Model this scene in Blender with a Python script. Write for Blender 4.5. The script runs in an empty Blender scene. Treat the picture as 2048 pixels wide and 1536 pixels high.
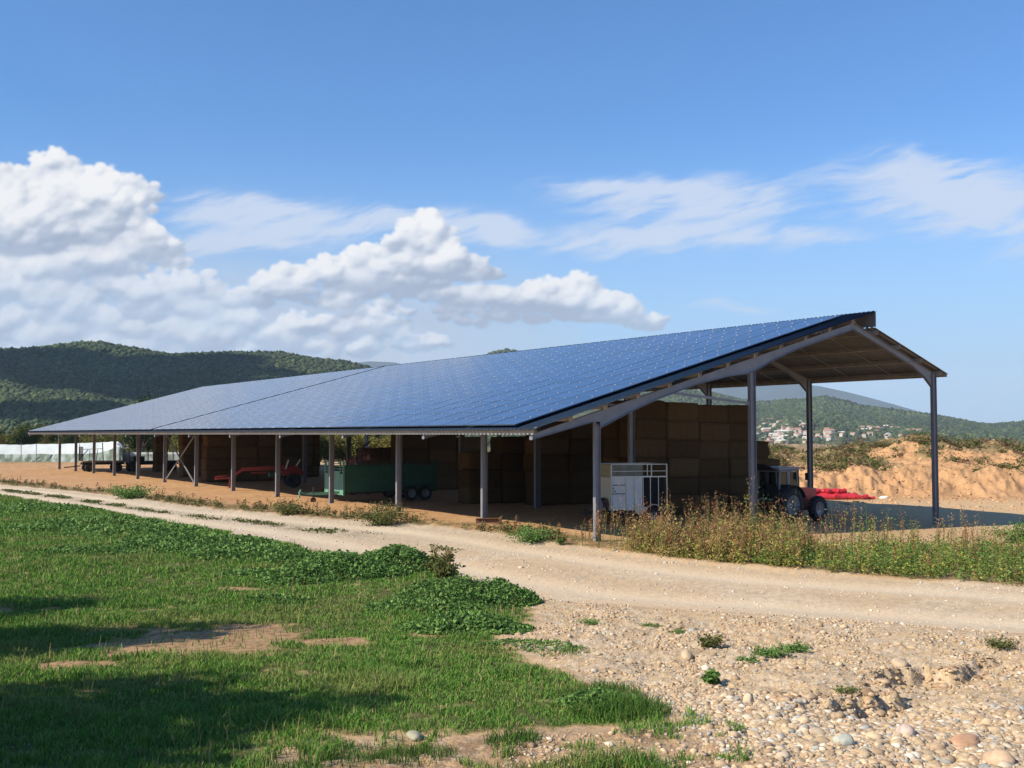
import bpy, math, random, time
_T0 = time.time()
import numpy as np
from mathutils import Vector, Matrix
random.seed(7)
RNG = np.random.default_rng(11)
SC = bpy.context.scene
COL = SC.collection
# The camera stands at X=0, Y=0; Y runs along the barn, X across it. Heights are above the barn floor.
H0 = 3.77
FX, FY = 0.5764, 0.8171          # horizontal view direction
F = 2070.0                       # focal length in photo pixels (2048 wide)
PITCH = math.radians(2.766)

def rad(d): return math.radians(d)
def ss(a, b, x):
    t = np.clip((np.asarray(x, float) - a) / (b - a), 0, 1)
    return t * t * (3 - 2 * t)

# ---------------------------------------------------------------- noise
_P = RNG.permutation(4096)
_G = RNG.random(4096)
def vnoise(x, y, s=0):
    x = np.asarray(x, float); y = np.asarray(y, float)
    xi = np.floor(x).astype(np.int64); yi = np.floor(y).astype(np.int64)
    xf = x - xi; yf = y - yi
    u = xf * xf * (3 - 2 * xf); v = yf * yf * (3 - 2 * yf)
    def h(a, b): return _G[(_P[(a + s * 57) & 4095] + b * 31 + s * 13) & 4095]
    a = h(xi, yi); b = h(xi + 1, yi); c = h(xi, yi + 1); d = h(xi + 1, yi + 1)
    return (a + (b - a) * u) * (1 - v) + (c + (d - c) * u) * v
def fbm(x, y, s=0, o=4, g=0.5):
    r = 0; a = 1; t = 0
    for i in range(o):
        r = r + a * vnoise(x * 2 ** i + 17.3 * i, y * 2 ** i - 9.1 * i, s + i); t += a; a *= g
    return r / t

# ---------------------------------------------------------------- materials
def mat(name, col=(.5, .5, .5), rough=.7, metal=0, var=0.0, vscale=3.0, bump=0.0, bscale=20.0, attr=None, col2=None, spec=.5,
        bdist=.02, coat=0, trans=0, detail=6, stretch=None, rnd=0):
    m = bpy.data.materials.new(name); m.use_nodes = True
    nt = m.node_tree; b = nt.nodes['Principled BSDF']
    b.inputs['Roughness'].default_value = rough; b.inputs['Metallic'].default_value = metal
    b.inputs['Specular IOR Level'].default_value = spec
    b.inputs['Coat Weight'].default_value = coat
    b.inputs['Coat Roughness'].default_value = .05
    b.inputs['Transmission Weight'].default_value = trans
    b.inputs['Base Color'].default_value = (*col, 1)
    tc = nt.nodes.new('ShaderNodeTexCoord'); src = tc.outputs['Object']
    if stretch:
        mp = nt.nodes.new('ShaderNodeMapping'); mp.inputs['Scale'].default_value = stretch
        nt.links.new(src, mp.inputs[0]); src = mp.outputs[0]
    cur = None
    if attr:
        at = nt.nodes.new('ShaderNodeAttribute'); at.attribute_name = attr; cur = at.outputs['Color']
    if var or col2:
        n = nt.nodes.new('ShaderNodeTexNoise'); n.inputs['Scale'].default_value = vscale; n.inputs['Detail'].default_value = detail
        nt.links.new(src, n.inputs['Vector'])
        if col2:
            mx = nt.nodes.new('ShaderNodeMix'); mx.data_type = 'RGBA'
            mr = nt.nodes.new('ShaderNodeMapRange'); mr.inputs[1].default_value = .38; mr.inputs[2].default_value = .62
            nt.links.new(n.outputs[0], mr.inputs[0]); nt.links.new(mr.outputs[0], mx.inputs[0])
            if cur: nt.links.new(cur, mx.inputs[6])
            else: mx.inputs[6].default_value = (*col, 1)
            mx.inputs[7].default_value = (*col2, 1); cur = mx.outputs[2]
        if var:
            mr = nt.nodes.new('ShaderNodeMapRange'); mr.inputs[1].default_value = .3; mr.inputs[2].default_value = .7
            mr.inputs[3].default_value = 1 - var; mr.inputs[4].default_value = 1 + var
            nt.links.new(n.outputs[0], mr.inputs[0])
            vm = nt.nodes.new('ShaderNodeVectorMath'); vm.operation = 'SCALE'
            if cur: nt.links.new(cur, vm.inputs[0])
            else: vm.inputs[0].default_value = col
            nt.links.new(mr.outputs[0], vm.inputs['Scale']); cur = vm.outputs[0]
    if rnd:
        oi = nt.nodes.new('ShaderNodeObjectInfo'); mr = nt.nodes.new('ShaderNodeMapRange'); mr.inputs[3].default_value = 1 - rnd; mr.inputs[4].default_value = 1 + rnd
        nt.links.new(oi.outputs['Random'], mr.inputs[0]); vm = nt.nodes.new('ShaderNodeVectorMath'); vm.operation = 'SCALE'; nt.links.new(cur, vm.inputs[0]); nt.links.new(mr.outputs[0], vm.inputs['Scale']); cur = vm.outputs[0]
    if cur: nt.links.new(cur, b.inputs['Base Color'])
    if bump:
        n2 = nt.nodes.new('ShaderNodeTexNoise'); n2.inputs['Scale'].default_value = bscale; n2.inputs['Detail'].default_value = 8
        nt.links.new(src, n2.inputs['Vector'])
        bp = nt.nodes.new('ShaderNodeBump'); bp.inputs['Strength'].default_value = bump; bp.inputs['Distance'].default_value = bdist
        nt.links.new(n2.outputs[0], bp.inputs['Height']); nt.links.new(bp.outputs[0], b.inputs['Normal'])
    return m

# ---------------------------------------------------------------- mesh helpers
def tag(o, label=None, cat=None, group=None, kind=None):
    if label: o['label'] = label
    if cat: o['category'] = cat
    if group: o['group'] = group
    if kind: o['kind'] = kind
    return o
def empty(name, loc=(0, 0, 0), rz=0, **k):
    o = bpy.data.objects.new(name, None); COL.objects.link(o); o.location = loc; o.rotation_euler = (0, 0, rz)
    o.empty_display_size = .3
    return tag(o, **k)
def obj(name, me, parent=None, loc=(0, 0, 0), rot=(0, 0, 0), **k):
    o = bpy.data.objects.new(name, me); COL.objects.link(o); o.location = loc; o.rotation_euler = rot
    if parent: o.parent = parent
    return tag(o, **k)
def copy_tree(o, parent=None):
    c = o.copy(); COL.objects.link(c); c.parent = parent
    for ch in o.children: copy_tree(ch, c)
    return c
def np_mesh(name, V, Fc, mats, smooth=False, col=None, mi=None, cname='Col'):
    V = np.asarray(V, np.float32); Fc = np.asarray(Fc, np.int32)
    me = bpy.data.meshes.new(name)
    me.vertices.add(len(V)); me.vertices.foreach_set('co', V.ravel())
    k = Fc.shape[1]; n = len(Fc)
    me.loops.add(n * k); me.loops.foreach_set('vertex_index', Fc.ravel())
    me.polygons.add(n); me.polygons.foreach_set('loop_start', np.arange(n, dtype=np.int32) * k)
    me.polygons.foreach_set('loop_total', np.full(n, k, np.int32))
    if smooth: me.polygons.foreach_set('use_smooth', np.ones(n, bool))
    for m in (mats if isinstance(mats, (list, tuple)) else [mats]): me.materials.append(m)
    if mi is not None: me.polygons.foreach_set('material_index', np.asarray(mi, np.int32))
    me.update(calc_edges=True)
    if col is not None:
        a = me.color_attributes.new(cname, 'FLOAT_COLOR', 'POINT')
        c = np.ones((len(V), 4), np.float32); c[:, :3] = col
        a.data.foreach_set('color', c.ravel())
    return me

class MB:
    def __init__(s): s.v = []; s.f = []; s.m = []; s.sm = []
    def add(s, V, Fs, m=0, sm=False, M=None):
        b = len(s.v)
        for p in V: s.v.append(tuple(M @ Vector(p)) if M else tuple(p))
        for f in Fs: s.f.append([b + i for i in f]); s.m.append(m); s.sm.append(sm)
    def box(s, a, b, m=0, M=None):
        x0, y0, z0 = a; x1, y1, z1 = b
        V = [(x0, y0, z0), (x1, y0, z0), (x1, y1, z0), (x0, y1, z0), (x0, y0, z1), (x1, y0, z1), (x1, y1, z1), (x0, y1, z1)]
        s.add(V, [(0, 3, 2, 1), (4, 5, 6, 7), (0, 1, 5, 4), (1, 2, 6, 5), (2, 3, 7, 6), (3, 0, 4, 7)], m, M=M)
    def bar(s, p, q, w, h, m=0, up=(0, 0, 1)):
        p = Vector(p); q = Vector(q); d = (q - p); L = d.length; d.normalize()
        u = Vector(up)
        if abs(d.dot(u)) > .98: u = Vector((1, 0, 0))
        x = d.cross(u).normalized(); z = x.cross(d)
        M = Matrix(((d.x, x.x, z.x, p.x), (d.y, x.y, z.y, p.y), (d.z, x.z, z.z, p.z), (0, 0, 0, 1)))
        s.box((0, -w / 2, -h / 2), (L, w / 2, h / 2), m, M)
    def cyl(s, p, q, r, r2=None, n=12, m=0, cap=True, sm=True):
        p = Vector(p); q = Vector(q); r2 = r if r2 is None else r2
        d = (q - p).normalized(); u = Vector((0, 0, 1)) if abs(d.z) < .9 else Vector((1, 0, 0))
        x = d.cross(u).normalized(); y = d.cross(x)
        V = []
        for c, rr in ((p, r), (q, r2)):
            for i in range(n):
                a = 2 * math.pi * i / n; V.append(c + x * (rr * math.cos(a)) + y * (rr * math.sin(a)))
        s.add(V, [(i, (i + 1) % n, n + (i + 1) % n, n + i) for i in range(n)], m, sm)
        if cap: s.add(V[:n], [tuple(range(n - 1, -1, -1))], m); s.add(V[n:], [tuple(range(n))], m)
    def tube(s, pts, r, n=6, m=0):
        for a, b in zip(pts[:-1], pts[1:]): s.cyl(a, b, r, n=n, m=m)
    def lathe(s, prof, c, axis='y', n=24, m=0, sm=True):   # prof: (radius, offset along axis)
        V = []
        for (r, t) in prof:
            for i in range(n):
                a = 2 * math.pi * i / n; u = r * math.cos(a); w = r * math.sin(a)
                V.append((c[0] + u, c[1] + t, c[2] + w) if axis == 'y' else ((c[0] + t, c[1] + u, c[2] + w) if axis == 'x' else (c[0] + u, c[1] + w, c[2] + t)))
        k = len(prof)
        s.add(V, [(j * n + i, j * n + (i + 1) % n, (j + 1) * n + (i + 1) % n, (j + 1) * n + i) for j in range(k - 1) for i in range(n)], m, sm)
    def prism(s, poly, y0, y1, m=0):       # polygon in XZ extruded along Y
        n = len(poly)
        V = [(x, y0, z) for x, z in poly] + [(x, y1, z) for x, z in poly]
        s.add(V, [tuple(range(n - 1, -1, -1)), tuple(range(n, 2 * n))] + [(i, (i + 1) % n, n + (i + 1) % n, n + i) for i in range(n)], m)
    def mesh(s, name, mats):
        me = bpy.data.meshes.new(name); me.from_pydata(s.v, [], s.f)
        for m in (mats if isinstance(mats, (list, tuple)) else [mats]): me.materials.append(m)
        me.polygons.foreach_set('material_index', s.m); me.polygons.foreach_set('use_smooth', s.sm); me.update()
        return me
    def build(s, name, mats, parent=None, loc=(0, 0, 0), rot=(0, 0, 0), bevel=0, **k):
        o = obj(name, s.mesh(name, mats), parent, loc, rot, **k)
        if bevel:
            b = o.modifiers.new('bevel', 'BEVEL'); b.width = bevel; b.segments = 2; b.limit_method = 'ANGLE'
        return o

# ---------------------------------------------------------------- terrain
def rd(X, Y): return FY * X - FX * Y, FX * X + FY * Y
def flat(px, py, rel=3.85):      # photo point -> world point on level ground
    d = rel * F / (py - 868.0); r = (px - 1024.0) / F * d
    return FX * d + FY * r, FY * d - FX * r
road_far = [flat(*p) for p in [(2048, 1160), (1600, 1135), (1250, 1100), (1000, 1066), (800, 1050), (600, 1034), (400, 1016), (200, 989), (0, 970)]]
road_near = [flat(*p) for p in [(2048, 1262), (1500, 1215), (1100, 1188), (960, 1165), (800, 1125), (600, 1092), (400, 1055), (200, 1022), (0, 991)]]
def edge(pts, ext0, ext1):
    P = sorted([(y, x) for x, y in pts] + ext0 + ext1)
    a = np.array(P); return a[:, 0], a[:, 1]
RFy, RFx = edge(road_far, [(-15, 35.), (5, 29)], [(150, 6.)])
RNy, RNx = edge(road_near, [(-15, 26.5), (2, 22)], [(150, 1.)])
def xfar(Y): return np.interp(Y, RFy, RFx)
def xnear(Y): return np.interp(Y, RNy, RNx)
GP = [(15.2, 22.8), (13.5, 18.6), (11.0, 16.2), (10.2, 14.7), (9.4, 11.9), (8.9, 10.4), (8.6, 9.2), (7.3, 9.6), (5.9, 10.5), (5.0, 11.0), (4.3, 10.4), (3.2, 9.0), (0, 7), (-60, -10), (-90, 160), (0, 160)] \
     + [(x, y) for y, x in zip(RNy[::-1], RNx[::-1]) if 22.8 < y < 150]
def sdf(X, Y, poly):             # negative inside
    P = np.array(poly, float); Q = np.roll(P, -1, 0)
    best = np.full(X.shape, 1e9); ins = np.zeros(X.shape, bool)
    for (ax, ay), (bx, by) in zip(P, Q):
        dx, dy = bx - ax, by - ay; t = np.clip(((X - ax) * dx + (Y - ay) * dy) / (dx * dx + dy * dy + 1e-9), 0, 1)
        best = np.minimum(best, (X - ax - t * dx) ** 2 + (Y - ay - t * dy) ** 2)
        c = ((ay > Y) != (by > Y)) & (X < (bx - ax) * (Y - ay) / (by - ay + 1e-12) + ax); ins ^= c
    return np.where(ins, -1, 1) * np.sqrt(best)
def grass_sd(X, Y):
    w = .9 * (fbm(X * .9, Y * .9, 3) - .5) + .5 * (fbm(X * 4, Y * 4, 5) - .5)
    return sdf(X, Y, GP) + w * np.clip(np.hypot(X, Y) / 20, .6, 1.4)
BARE = [((6.3, 19.0), 2.3, 2.3), ((8.2, 17.5), .9, .6), ((3.9, 17.4), .9, .5), ((9.6, 25.5), .8, .4), ((3.2, 26), 2.2, .8), ((10.5, 17.2), .8, .35)]
def bare(X, Y):
    b = np.zeros(X.shape); n = fbm(X * 1.6, Y * 1.6, 8)
    for (cx, cy), a, c in BARE:
        u = (X - cx) * .57 + (Y - cy) * .82; v = (X - cx) * .82 - (Y - cy) * .57
        b = np.maximum(b, 1 - np.sqrt((v / a) ** 2 + (u / c) ** 2) + 1.2 * (n - .5))
    return ss(0, .35, b)
def weedzone(X, Y):              # tall weeds between the road and the barn's gable
    a = X - xfar(Y); n = 2.2 * (fbm(X * .5, Y * .5, 21) - .5)
    lim = 6.6 + 8.5 * ss(25, 16, Y) + n
    return ss(.0, .5, a) * ss(0, .8, lim - a) * ss(27.3, 25.2, Y + .5 * n)
def terrain(X, Y, detail=True):
    X = np.asarray(X, float); Y = np.asarray(Y, float)
    r, d = rd(X, Y); dist = np.hypot(X, Y)
    z = -.02 * np.clip(X - 24, 0, 28) * ss(80, 40, Y) - .15 * ss(37, 29, Y)
    z = z + .62 * ss(24, 8, d) * (d > -50) * ss(-12, 2, r + 12)
    a = (X - xnear(Y)) / np.maximum(xfar(Y) - xnear(Y), .1)
    onroad = ss(-.05, .05, a) * ss(1.05, .95, a)
    z = z - .08 * onroad
    if detail:
        for c in (.22, .74): z = z - .06 * np.exp(-((a - c) / .08) ** 2)
        z = z + (.10 * (fbm(X * .35, Y * .35, 1) - .5) + .05 * (fbm(X * 1.3, Y * 1.3, 2) - .5)) * (1 - .6 * onroad) * ss(6, 12, dist)
        near = ss(60, 20, dist)
        z = z + near * .025 * (fbm(X * 5, Y * 5, 4) - .5) * (1 - .5 * onroad)
        # rough gravel bank with its crumbled lip
        gr = ss(.1, .9, grass_sd(X, Y)) * ss(.02, -.25, a) * (d > 0)
        z = z + gr * (.16 * (fbm(X * .9, Y * .9, 31) - .5) + .10 * (fbm(X * 3, Y * 3, 33) - .5) + .06 * (fbm(X * 9, Y * 9, 35) - .5))
        lx = X + .35 * (fbm(X * 1.5, Y * 1.5, 41) - .5); ly = Y + 1.3 * (fbm(X * 1.2, Y * 1.2, 43) - .5) + .18 * (fbm(X * 5, Y * 5, 44) - .5)
        t = (9.05 + .17 * (lx - 11.5) + .35 * np.sin(lx * 1.9)) - ly
        z = z - .32 * ss(0, .26, t) * np.exp(-np.clip(t, 0, 9) / 2.2) * ss(10.2, 11.8, lx) * ss(17.5, 15.2, lx)
    # spoil bank of dug earth on the right
    k = ss(.14, .24, r / np.maximum(d, 1)) * (d > 20)
    e = d + 5 * (fbm(r * .06, d * .06, 51) - .5) + 2.5 * (fbm(r * .3, d * .1, 52) - .5) - 70.5
    gul = fbm(r * .55, d * .12, 55) - .5
    e = e + 1.7 * gul + 1.8 * (fbm(r * 1.1, d * .8, 57) - .5)
    rise = .28 + .72 * ss(.28, .40, r / np.maximum(d, 1))
    bank = (1.7 + .5 * (fbm(r * .12, d * .1, 58) - .5)) * ss(-.3, 4.2, e) + rise * ss(3, 20, e) * (.15 + 2.1 * ss(.3, .72, fbm(r * .11, d * .12, 53)) * .85 + .6 * fbm(r * .4, d * .4, 54))
    bank = bank + .8 * ss(.2, 4, e) * (fbm(r * .6, d * .6, 56) - .5) + .7 * ss(.1, 2, e) * (fbm(r * 1.7, d * 1.7, 59, 5, .6) - .5)
    bank = bank * (1 - ss(34, 75, e))
    z = z + k * bank
    z = z - 9 * ss(180, 1100, dist)
    return z
def gz(x, y): return float(terrain(np.array([x]), np.array([y]))[0])
def at(px, py):                  # photo point -> world point on the real ground (ray walk)
    r = (px - 1024.0) / F; t = (868.0 - py) / F; d = 6.0 * 1.004 ** np.arange(1050)
    X = FX * d + FY * r * d; Y = FY * d - FX * r * d; Z = terrain(X, Y)
    k = int(np.argmax(H0 + t * d <= Z))
    return float(X[k]), float(Y[k]), float(Z[k])

# ---------------------------------------------------------------- camera, sun, view
cam = bpy.data.objects.new('camera', bpy.data.cameras.new('camera')); COL.objects.link(cam)
cam.data.sensor_width = 36; cam.data.lens = 36 * F / 2048; cam.data.clip_end = 60000; cam.data.clip_start = .2
cam.location = (0, 0, H0); cam.rotation_euler = (math.pi / 2 + PITCH, 0, -math.atan2(FX, FY))
SC.camera = cam
SUN = Vector((-1, .13, 0)).normalized() * math.cos(rad(37.5)) + Vector((0, 0, math.sin(rad(37.5))))
ld = bpy.data.lights.new('sun', 'SUN'); ld.energy = 5.0; ld.angle = rad(.53); ld.color = (1, .90, .76)
sun = bpy.data.objects.new('sun', ld); COL.objects.link(sun); sun.rotation_euler = (-SUN).to_track_quat('-Z', 'Y').to_euler(); sun.location = (-40, 20, 60)
SC.view_settings.view_transform = 'Standard'; SC.view_settings.look = 'None'; SC.view_settings.exposure = .62; SC.view_settings.gamma = 1
SC.render.engine = 'CYCLES'
SC.cycles.use_denoising = True; SC.cycles.max_bounces = 6; SC.cycles.diffuse_bounces = 3; SC.cycles.glossy_bounces = 3
SC.cycles.transparent_max_bounces = 8; SC.cycles.volume_bounces = 0; SC.cycles.use_adaptive_sampling = True
SC.cycles.sample_clamp_indirect = 6
# ---------------------------------------------------------------- sky with clouds (a function of direction only)
BLOBS = [  # photo x, y, radii, weight of each cloud lump
 (150, 405, 150, 62, 1.0), (60, 455, 150, 60, 1.0), (230, 470, 110, 40, 1.0), (760, 555, 190, 40, 1.0), (860, 520, 90, 50, 1.0), (1130, 600, 150, 42, 1.0), (960, 590, 150, 34, 1.0), (560, 575, 90, 30, 1.0), (1230, 622, 80, 34, 1.0), (1160, 570, 46, 30, 1.0), (1300, 645, 46, 24, 1.0), (840, 470, 60, 50, 1.0),
 (100, 335, 62, 42, .95), (40, 360, 60, 44, .8), (170, 355, 55, 36, .8), (235, 370, 62, 38, .9), (285, 385, 36, 28, .6), (70, 430, 120, 66, 1.0), (210, 430, 110, 52, .95), (-40, 420, 90, 70, .9),
 (150, 500, 160, 50, .8), (300, 500, 60, 34, .55), (350, 545, 80, 30, .6), (50, 570, 110, 44, .75), (200, 590, 130, 44, .75), (350, 600, 110, 40, .7), (470, 590, 90, 34, .6),
 (100, 650, 160, 40, .75), (300, 670, 170, 36, .75), (500, 660, 160, 36, .75),
 (850, 440, 30, 26, .8), (822, 462, 34, 28, .7), (872, 470, 36, 30, .7), (800, 500, 52, 34, .8), (880, 520, 70, 38, .9), (740, 515, 62, 34, .8), (660, 530, 62, 30, .75), (590, 545, 62, 28, .75), (530, 560, 50, 26, .65),
 (940, 540, 44, 34, .8), (780, 565, 120, 30, .85), (620, 590, 110, 30, .6), (985, 545, 24, 20, .55), (1060, 575, 32, 20, .6),
 (1100, 578, 36, 26, .7), (1150, 565, 34, 26, .8), (1190, 585, 30, 26, .7), (1060, 620, 90, 26, .7), (1170, 625, 70, 26, .8), (1235, 620, 30, 24, .7), (1275, 645, 26, 20, .6), (1315, 642, 28, 18, .7), (950, 625, 90, 26, .6),
 (700, 650, 120, 28, .65), (600, 700, 160, 24, .6), (800, 680, 110, 24, .6), (-250, 500, 200, 120, .9), (-500, 600, 300, 100, .9), (150, 715, 260, 24, .7), (760, 620, 80, 26, .55)]
CIRRUS = [(1350, 385, 200, 42, 1.0), (1420, 420, 160, 26, .7), (1250, 480, 220, 30, .9), (1520, 468, 220, 22, .8), (1880, 370, 190, 55, 1.1), (1980, 420, 150, 40, .9), (1830, 320, 120, 40, .4), (1250, 370, 160, 14, .6),
          (1440, 612, 110, 12, .7), (400, 410, 90, 34, 1.0), (540, 425, 120, 36, 1.1), (710, 435, 120, 34, 1.0), (450, 480, 170, 22, 1.1), (900, 450, 110, 32, 1.0), (1000, 460, 38, 28, 1.2),
          (1900, 760, 300, 60, .35), (2300, 500, 300, 60, .8)]

def cloud_map():
    """cumulus built from heaps of ever smaller billows, lit from the sun's side; thin streaky cloud beside it"""
    rg = np.random.default_rng(5); x0, x1, y0, y1, st = -420., 2460., -60., 900., 1.6
    nx, ny = int((x1 - x0) / st), int((y1 - y0) / st)
    Hm = np.full((ny, nx), -1e3); Am = np.zeros((ny, nx)); Bm = np.zeros((ny, nx))     # height, coverage, base shade
    def splat(cx, cy, rx, ry, z, dark):
        i0, i1 = max(0, int((cx - rx - x0) / st)), min(nx, int((cx + rx - x0) / st) + 2); j0, j1 = max(0, int((cy - ry - y0) / st)), min(ny, int((cy + ry - y0) / st) + 2)
        if i1 <= i0 or j1 <= j0: return
        u = (x0 + np.arange(i0, i1) * st - cx) / rx; v = (y0 + np.arange(j0, j1) * st - cy) / ry
        q = 1 - u[None] ** 2 - v[:, None] ** 2; m = q > 0; h = z + np.sqrt(np.maximum(q, 0)) * min(rx, ry)
        H = Hm[j0:j1, i0:i1]; w = m & (h > H); B = Bm[j0:j1, i0:i1]; B[w] = dark; H[w] = h[w]
        A = Am[j0:j1, i0:i1]; A[:] = np.maximum(A, np.where(m, q * min(1, min(rx, ry) / 16), 0))
    def grow(cx, cy, rx, ry, z, lev, base):
        dark = np.clip((cy - (base - 55)) / 70, 0, 1); splat(cx, cy, rx, ry, z, dark)
        if lev == 0: return
        n = (20, 8, 5)[3 - lev]
        for _ in range(n):
            a = rg.uniform(0, 6.283); q = rg.uniform(.45, 1.0); k = rg.uniform(.30, .58)
            dx, dy = math.cos(a) * q * rx, -math.sin(a) * q * ry
            if dy > 0: dy *= .55
            ny_ = cy + dy; r = min(rx, ry) * k
            if ny_ + r * .6 > base: continue
            grow(cx + dx, ny_, r * rg.uniform(1.0, 1.35), r * rg.uniform(.8, 1.05), z + math.sqrt(max(0, 1 - q * q)) * min(rx, ry) * .9, lev - 1, base)
    for (px, py, rx, ry, w) in BLOBS:
        if rx > 75 and w < .95:       # wide flat masses break up into many smaller heaps
            for _ in range(int(7 * rx / ry)):
                a, q = rg.uniform(0, 6.283), rg.random() ** .5; r = ry * rg.uniform(.5, .95) * w
                cx, cy = px + math.cos(a) * q * rx * .95, py + math.sin(a) * q * ry * .8; grow(cx, cy, r * rg.uniform(1.2, 2.2), r, rg.uniform(0, 30), 2, cy + r * 1.0)
        else: grow(px, py, rx * .88, ry * .86, 20 * w, 3, py + ry * .72)
    def blur(a, n):
        k = np.exp(-np.linspace(-2, 2, 2 * n + 1) ** 2); k /= k.sum()
        p = np.pad(a, ((n, n), (n, n)), 'edge'); p = sum(k[i] * p[:, i:i + a.shape[1]] for i in range(2 * n + 1))
        return sum(k[i] * p[i:i + a.shape[0]] for i in range(2 * n + 1))
    XX, YY = np.meshgrid(x0 + np.arange(nx) * st, y0 + np.arange(ny) * st)
    XR, YR = XX * .8 + YY * .6, YY * .8 - XX * .6
    f1 = fbm(XR / 34, YR / 26, 201, 5, .6); f2 = fbm(XR / 140, YR / 80, 202, 5, .55)
    H = np.where(Hm < -500, 0, Hm); H1 = blur(H + 16 * (f1 - .5), 4); H2 = blur(H, 20); Hs = blur(H, 9); gys, gxs = np.gradient(Hs, st)
    gy, gx = np.gradient(H1, st); gy2, gx2 = np.gradient(H2, st)
    def lam(gx, gy, k, Lx, Ly, Lz):
        n = np.sqrt(1 + (k * gx) ** 2 + (k * gy) ** 2); return (-k * gx * Lx + k * gy * Ly + Lz) / n      # Ly up
    l1 = lam(gx, gy, .7, -.45, .66, .60); l2 = lam(gx2, gy2, 2.2, -.38, .80, .47); l3 = lam(gxs, gys, 1.2, -.42, .72, .55)
    occ = np.clip((blur(H, 7) - H1) / 22, 0, 1)
    sh = .30 + .15 * np.clip(l1, -.1, 1) + .22 * np.clip(l3, -.2, 1) + .38 * np.clip(l2, -.2, 1) - .14 * occ - .20 * blur(Bm, 7) + .45 * (f2 - .5) + .12 * (f1 - .5) + .08
    low = ss(520, 720, YY); left = ss(620, 380, XX) * ss(470, 560, YY)
    sh = sh * (1 - .35 * left) + (.60 + .25 * (f2 - .5)) * .35 * left
    al = ss(.0, .55, blur(Am, 2) + .36 * (f1 - .52) * (Am > 0) )
    al = blur(al * (Am > 0), 2); al = al * (1 - .28 * low * ss(.35, .6, f2)) * (1 - .12 * left)
    veil = .88 * ss(440, 660, YY + 60 * (f2 - .5)) * ss(1230, 700, XX + 300 * (f2 - .5)); al0 = al; al = np.maximum(al, veil * (1 - al) + al * al)
    sh = np.where(al0 < .5, sh * al0 * 2 + (.50 + .3 * (f2 - .5)) * (1 - 2 * al0), sh)
    # streaky high cloud
    wx, wy = XX + 60 * (fbm(XX / 160, YY / 90, 205) - .5), YY + 46 * (fbm(XX / 130, YY / 90, 206) - .5)
    c_, s_ = math.cos(rad(-13)), math.sin(rad(-13)); ua, va = wx * c_ + wy * s_, wy * c_ - wx * s_
    st_ = .55 * fbm(ua / 90, va / 12, 203, 5, .62) + .45 * fbm(ua / 110, va / 38, 204, 5, .6)
    tot = sum(w * .42 ** (((wx - px) / rx) ** 2 + ((wy - py) / ry) ** 2) for (px, py, rx, ry, w) in CIRRUS)
    ci = .86 * ss(.10, 1.05, tot * (.15 + 1.5 * st_) + .7 * (st_ - .55) * ss(.05, .4, tot))
    img = np.stack([np.clip(sh, 0, 1.2), al, ci, np.ones_like(al)], -1)[::-1].astype(np.float32)
    im = bpy.data.images.new('cloud_cover', nx, ny, float_buffer=True, alpha=True); im.colorspace_settings.name = 'Non-Color'
    im.pixels.foreach_set(np.ascontiguousarray(img).ravel()); im.update(); im.pack()
    return im, x0, x1, y0, y1
W = bpy.data.worlds.new('World'); SC.world = W; W.use_nodes = True
nt = W.node_tree; N = nt.nodes; L = nt.links
bg = N['Background']; bg.inputs[1].default_value = .078
sky = N.new('ShaderNodeTexSky'); sky.sky_type = 'NISHITA'; sky.sun_disc = False
sky.sun_elevation = rad(37.5); sky.sun_rotation = math.atan2(SUN.x, SUN.y)
sky.air_density = 1.0; sky.dust_density = .6; sky.ozone_density = 2.2; sky.altitude = 200
SKYT = (.56, 1.04, 1.50)
def vm(op, a, b=None, c=None):
    n = N.new('ShaderNodeVectorMath'); n.operation = op
    for i, v in enumerate((a, b, c)):
        if v is None: continue
        if isinstance(v, (tuple, float, int)): n.inputs[i].default_value = v
        else: L.new(v, n.inputs[i])
    return n
def mt(op, a, b=None, c=None, clamp=False):
    n = N.new('ShaderNodeMath'); n.operation = op; n.use_clamp = clamp
    for i, v in enumerate((a, b, c)):
        if v is None: continue
        if isinstance(v, (int, float)): n.inputs[i].default_value = v
        else: L.new(v, n.inputs[i])
    return n.outputs[0]
def sm(v, a, b, c=0., d=1.):
    n = N.new('ShaderNodeMapRange'); n.interpolation_type = 'SMOOTHSTEP'; L.new(v, n.inputs[0])
    for i, q in enumerate((a, b, c, d)): n.inputs[i + 1].default_value = q
    return n.outputs[0]
def mixc(f, a, b):
    n = N.new('ShaderNodeMix'); n.data_type = 'RGBA'
    if isinstance(f, float): n.inputs[0].default_value = f
    else: L.new(f, n.inputs[0])
    for i, v in ((6, a), (7, b)):
        if isinstance(v, tuple): n.inputs[i].default_value = (*v, 1)
        else: L.new(v, n.inputs[i])
    return n.outputs[2]
tc = N.new('ShaderNodeTexCoord'); G = tc.outputs['Generated']
fw = vm('DOT_PRODUCT', G, (FX, FY, 0)).outputs['Value']; rt = vm('DOT_PRODUCT', G, (FY, -FX, 0)).outputs['Value']
sp = N.new('ShaderNodeSeparateXYZ'); L.new(G, sp.inputs[0]); up = sp.outputs[2]
fwc = mt('MAXIMUM', fw, .15)
cb = N.new('ShaderNodeCombineXYZ'); L.new(mt('DIVIDE', rt, fwc), cb.inputs[0]); L.new(mt('DIVIDE', up, fwc), cb.inputs[1]); P = cb.outputs[0]
im, ix0, ix1, iy0, iy1 = cloud_map()
U0, U1, V0, V1 = (ix0 - 1024) / F, (ix1 - 1024) / F, (868 - iy1) / F, (868 - iy0) / F
uv = vm('MULTIPLY_ADD', P, (1 / (U1 - U0), 1 / (V1 - V0), 0.), (-U0 / (U1 - U0), -V0 / (V1 - V0), 0.)).outputs[0]
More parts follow.
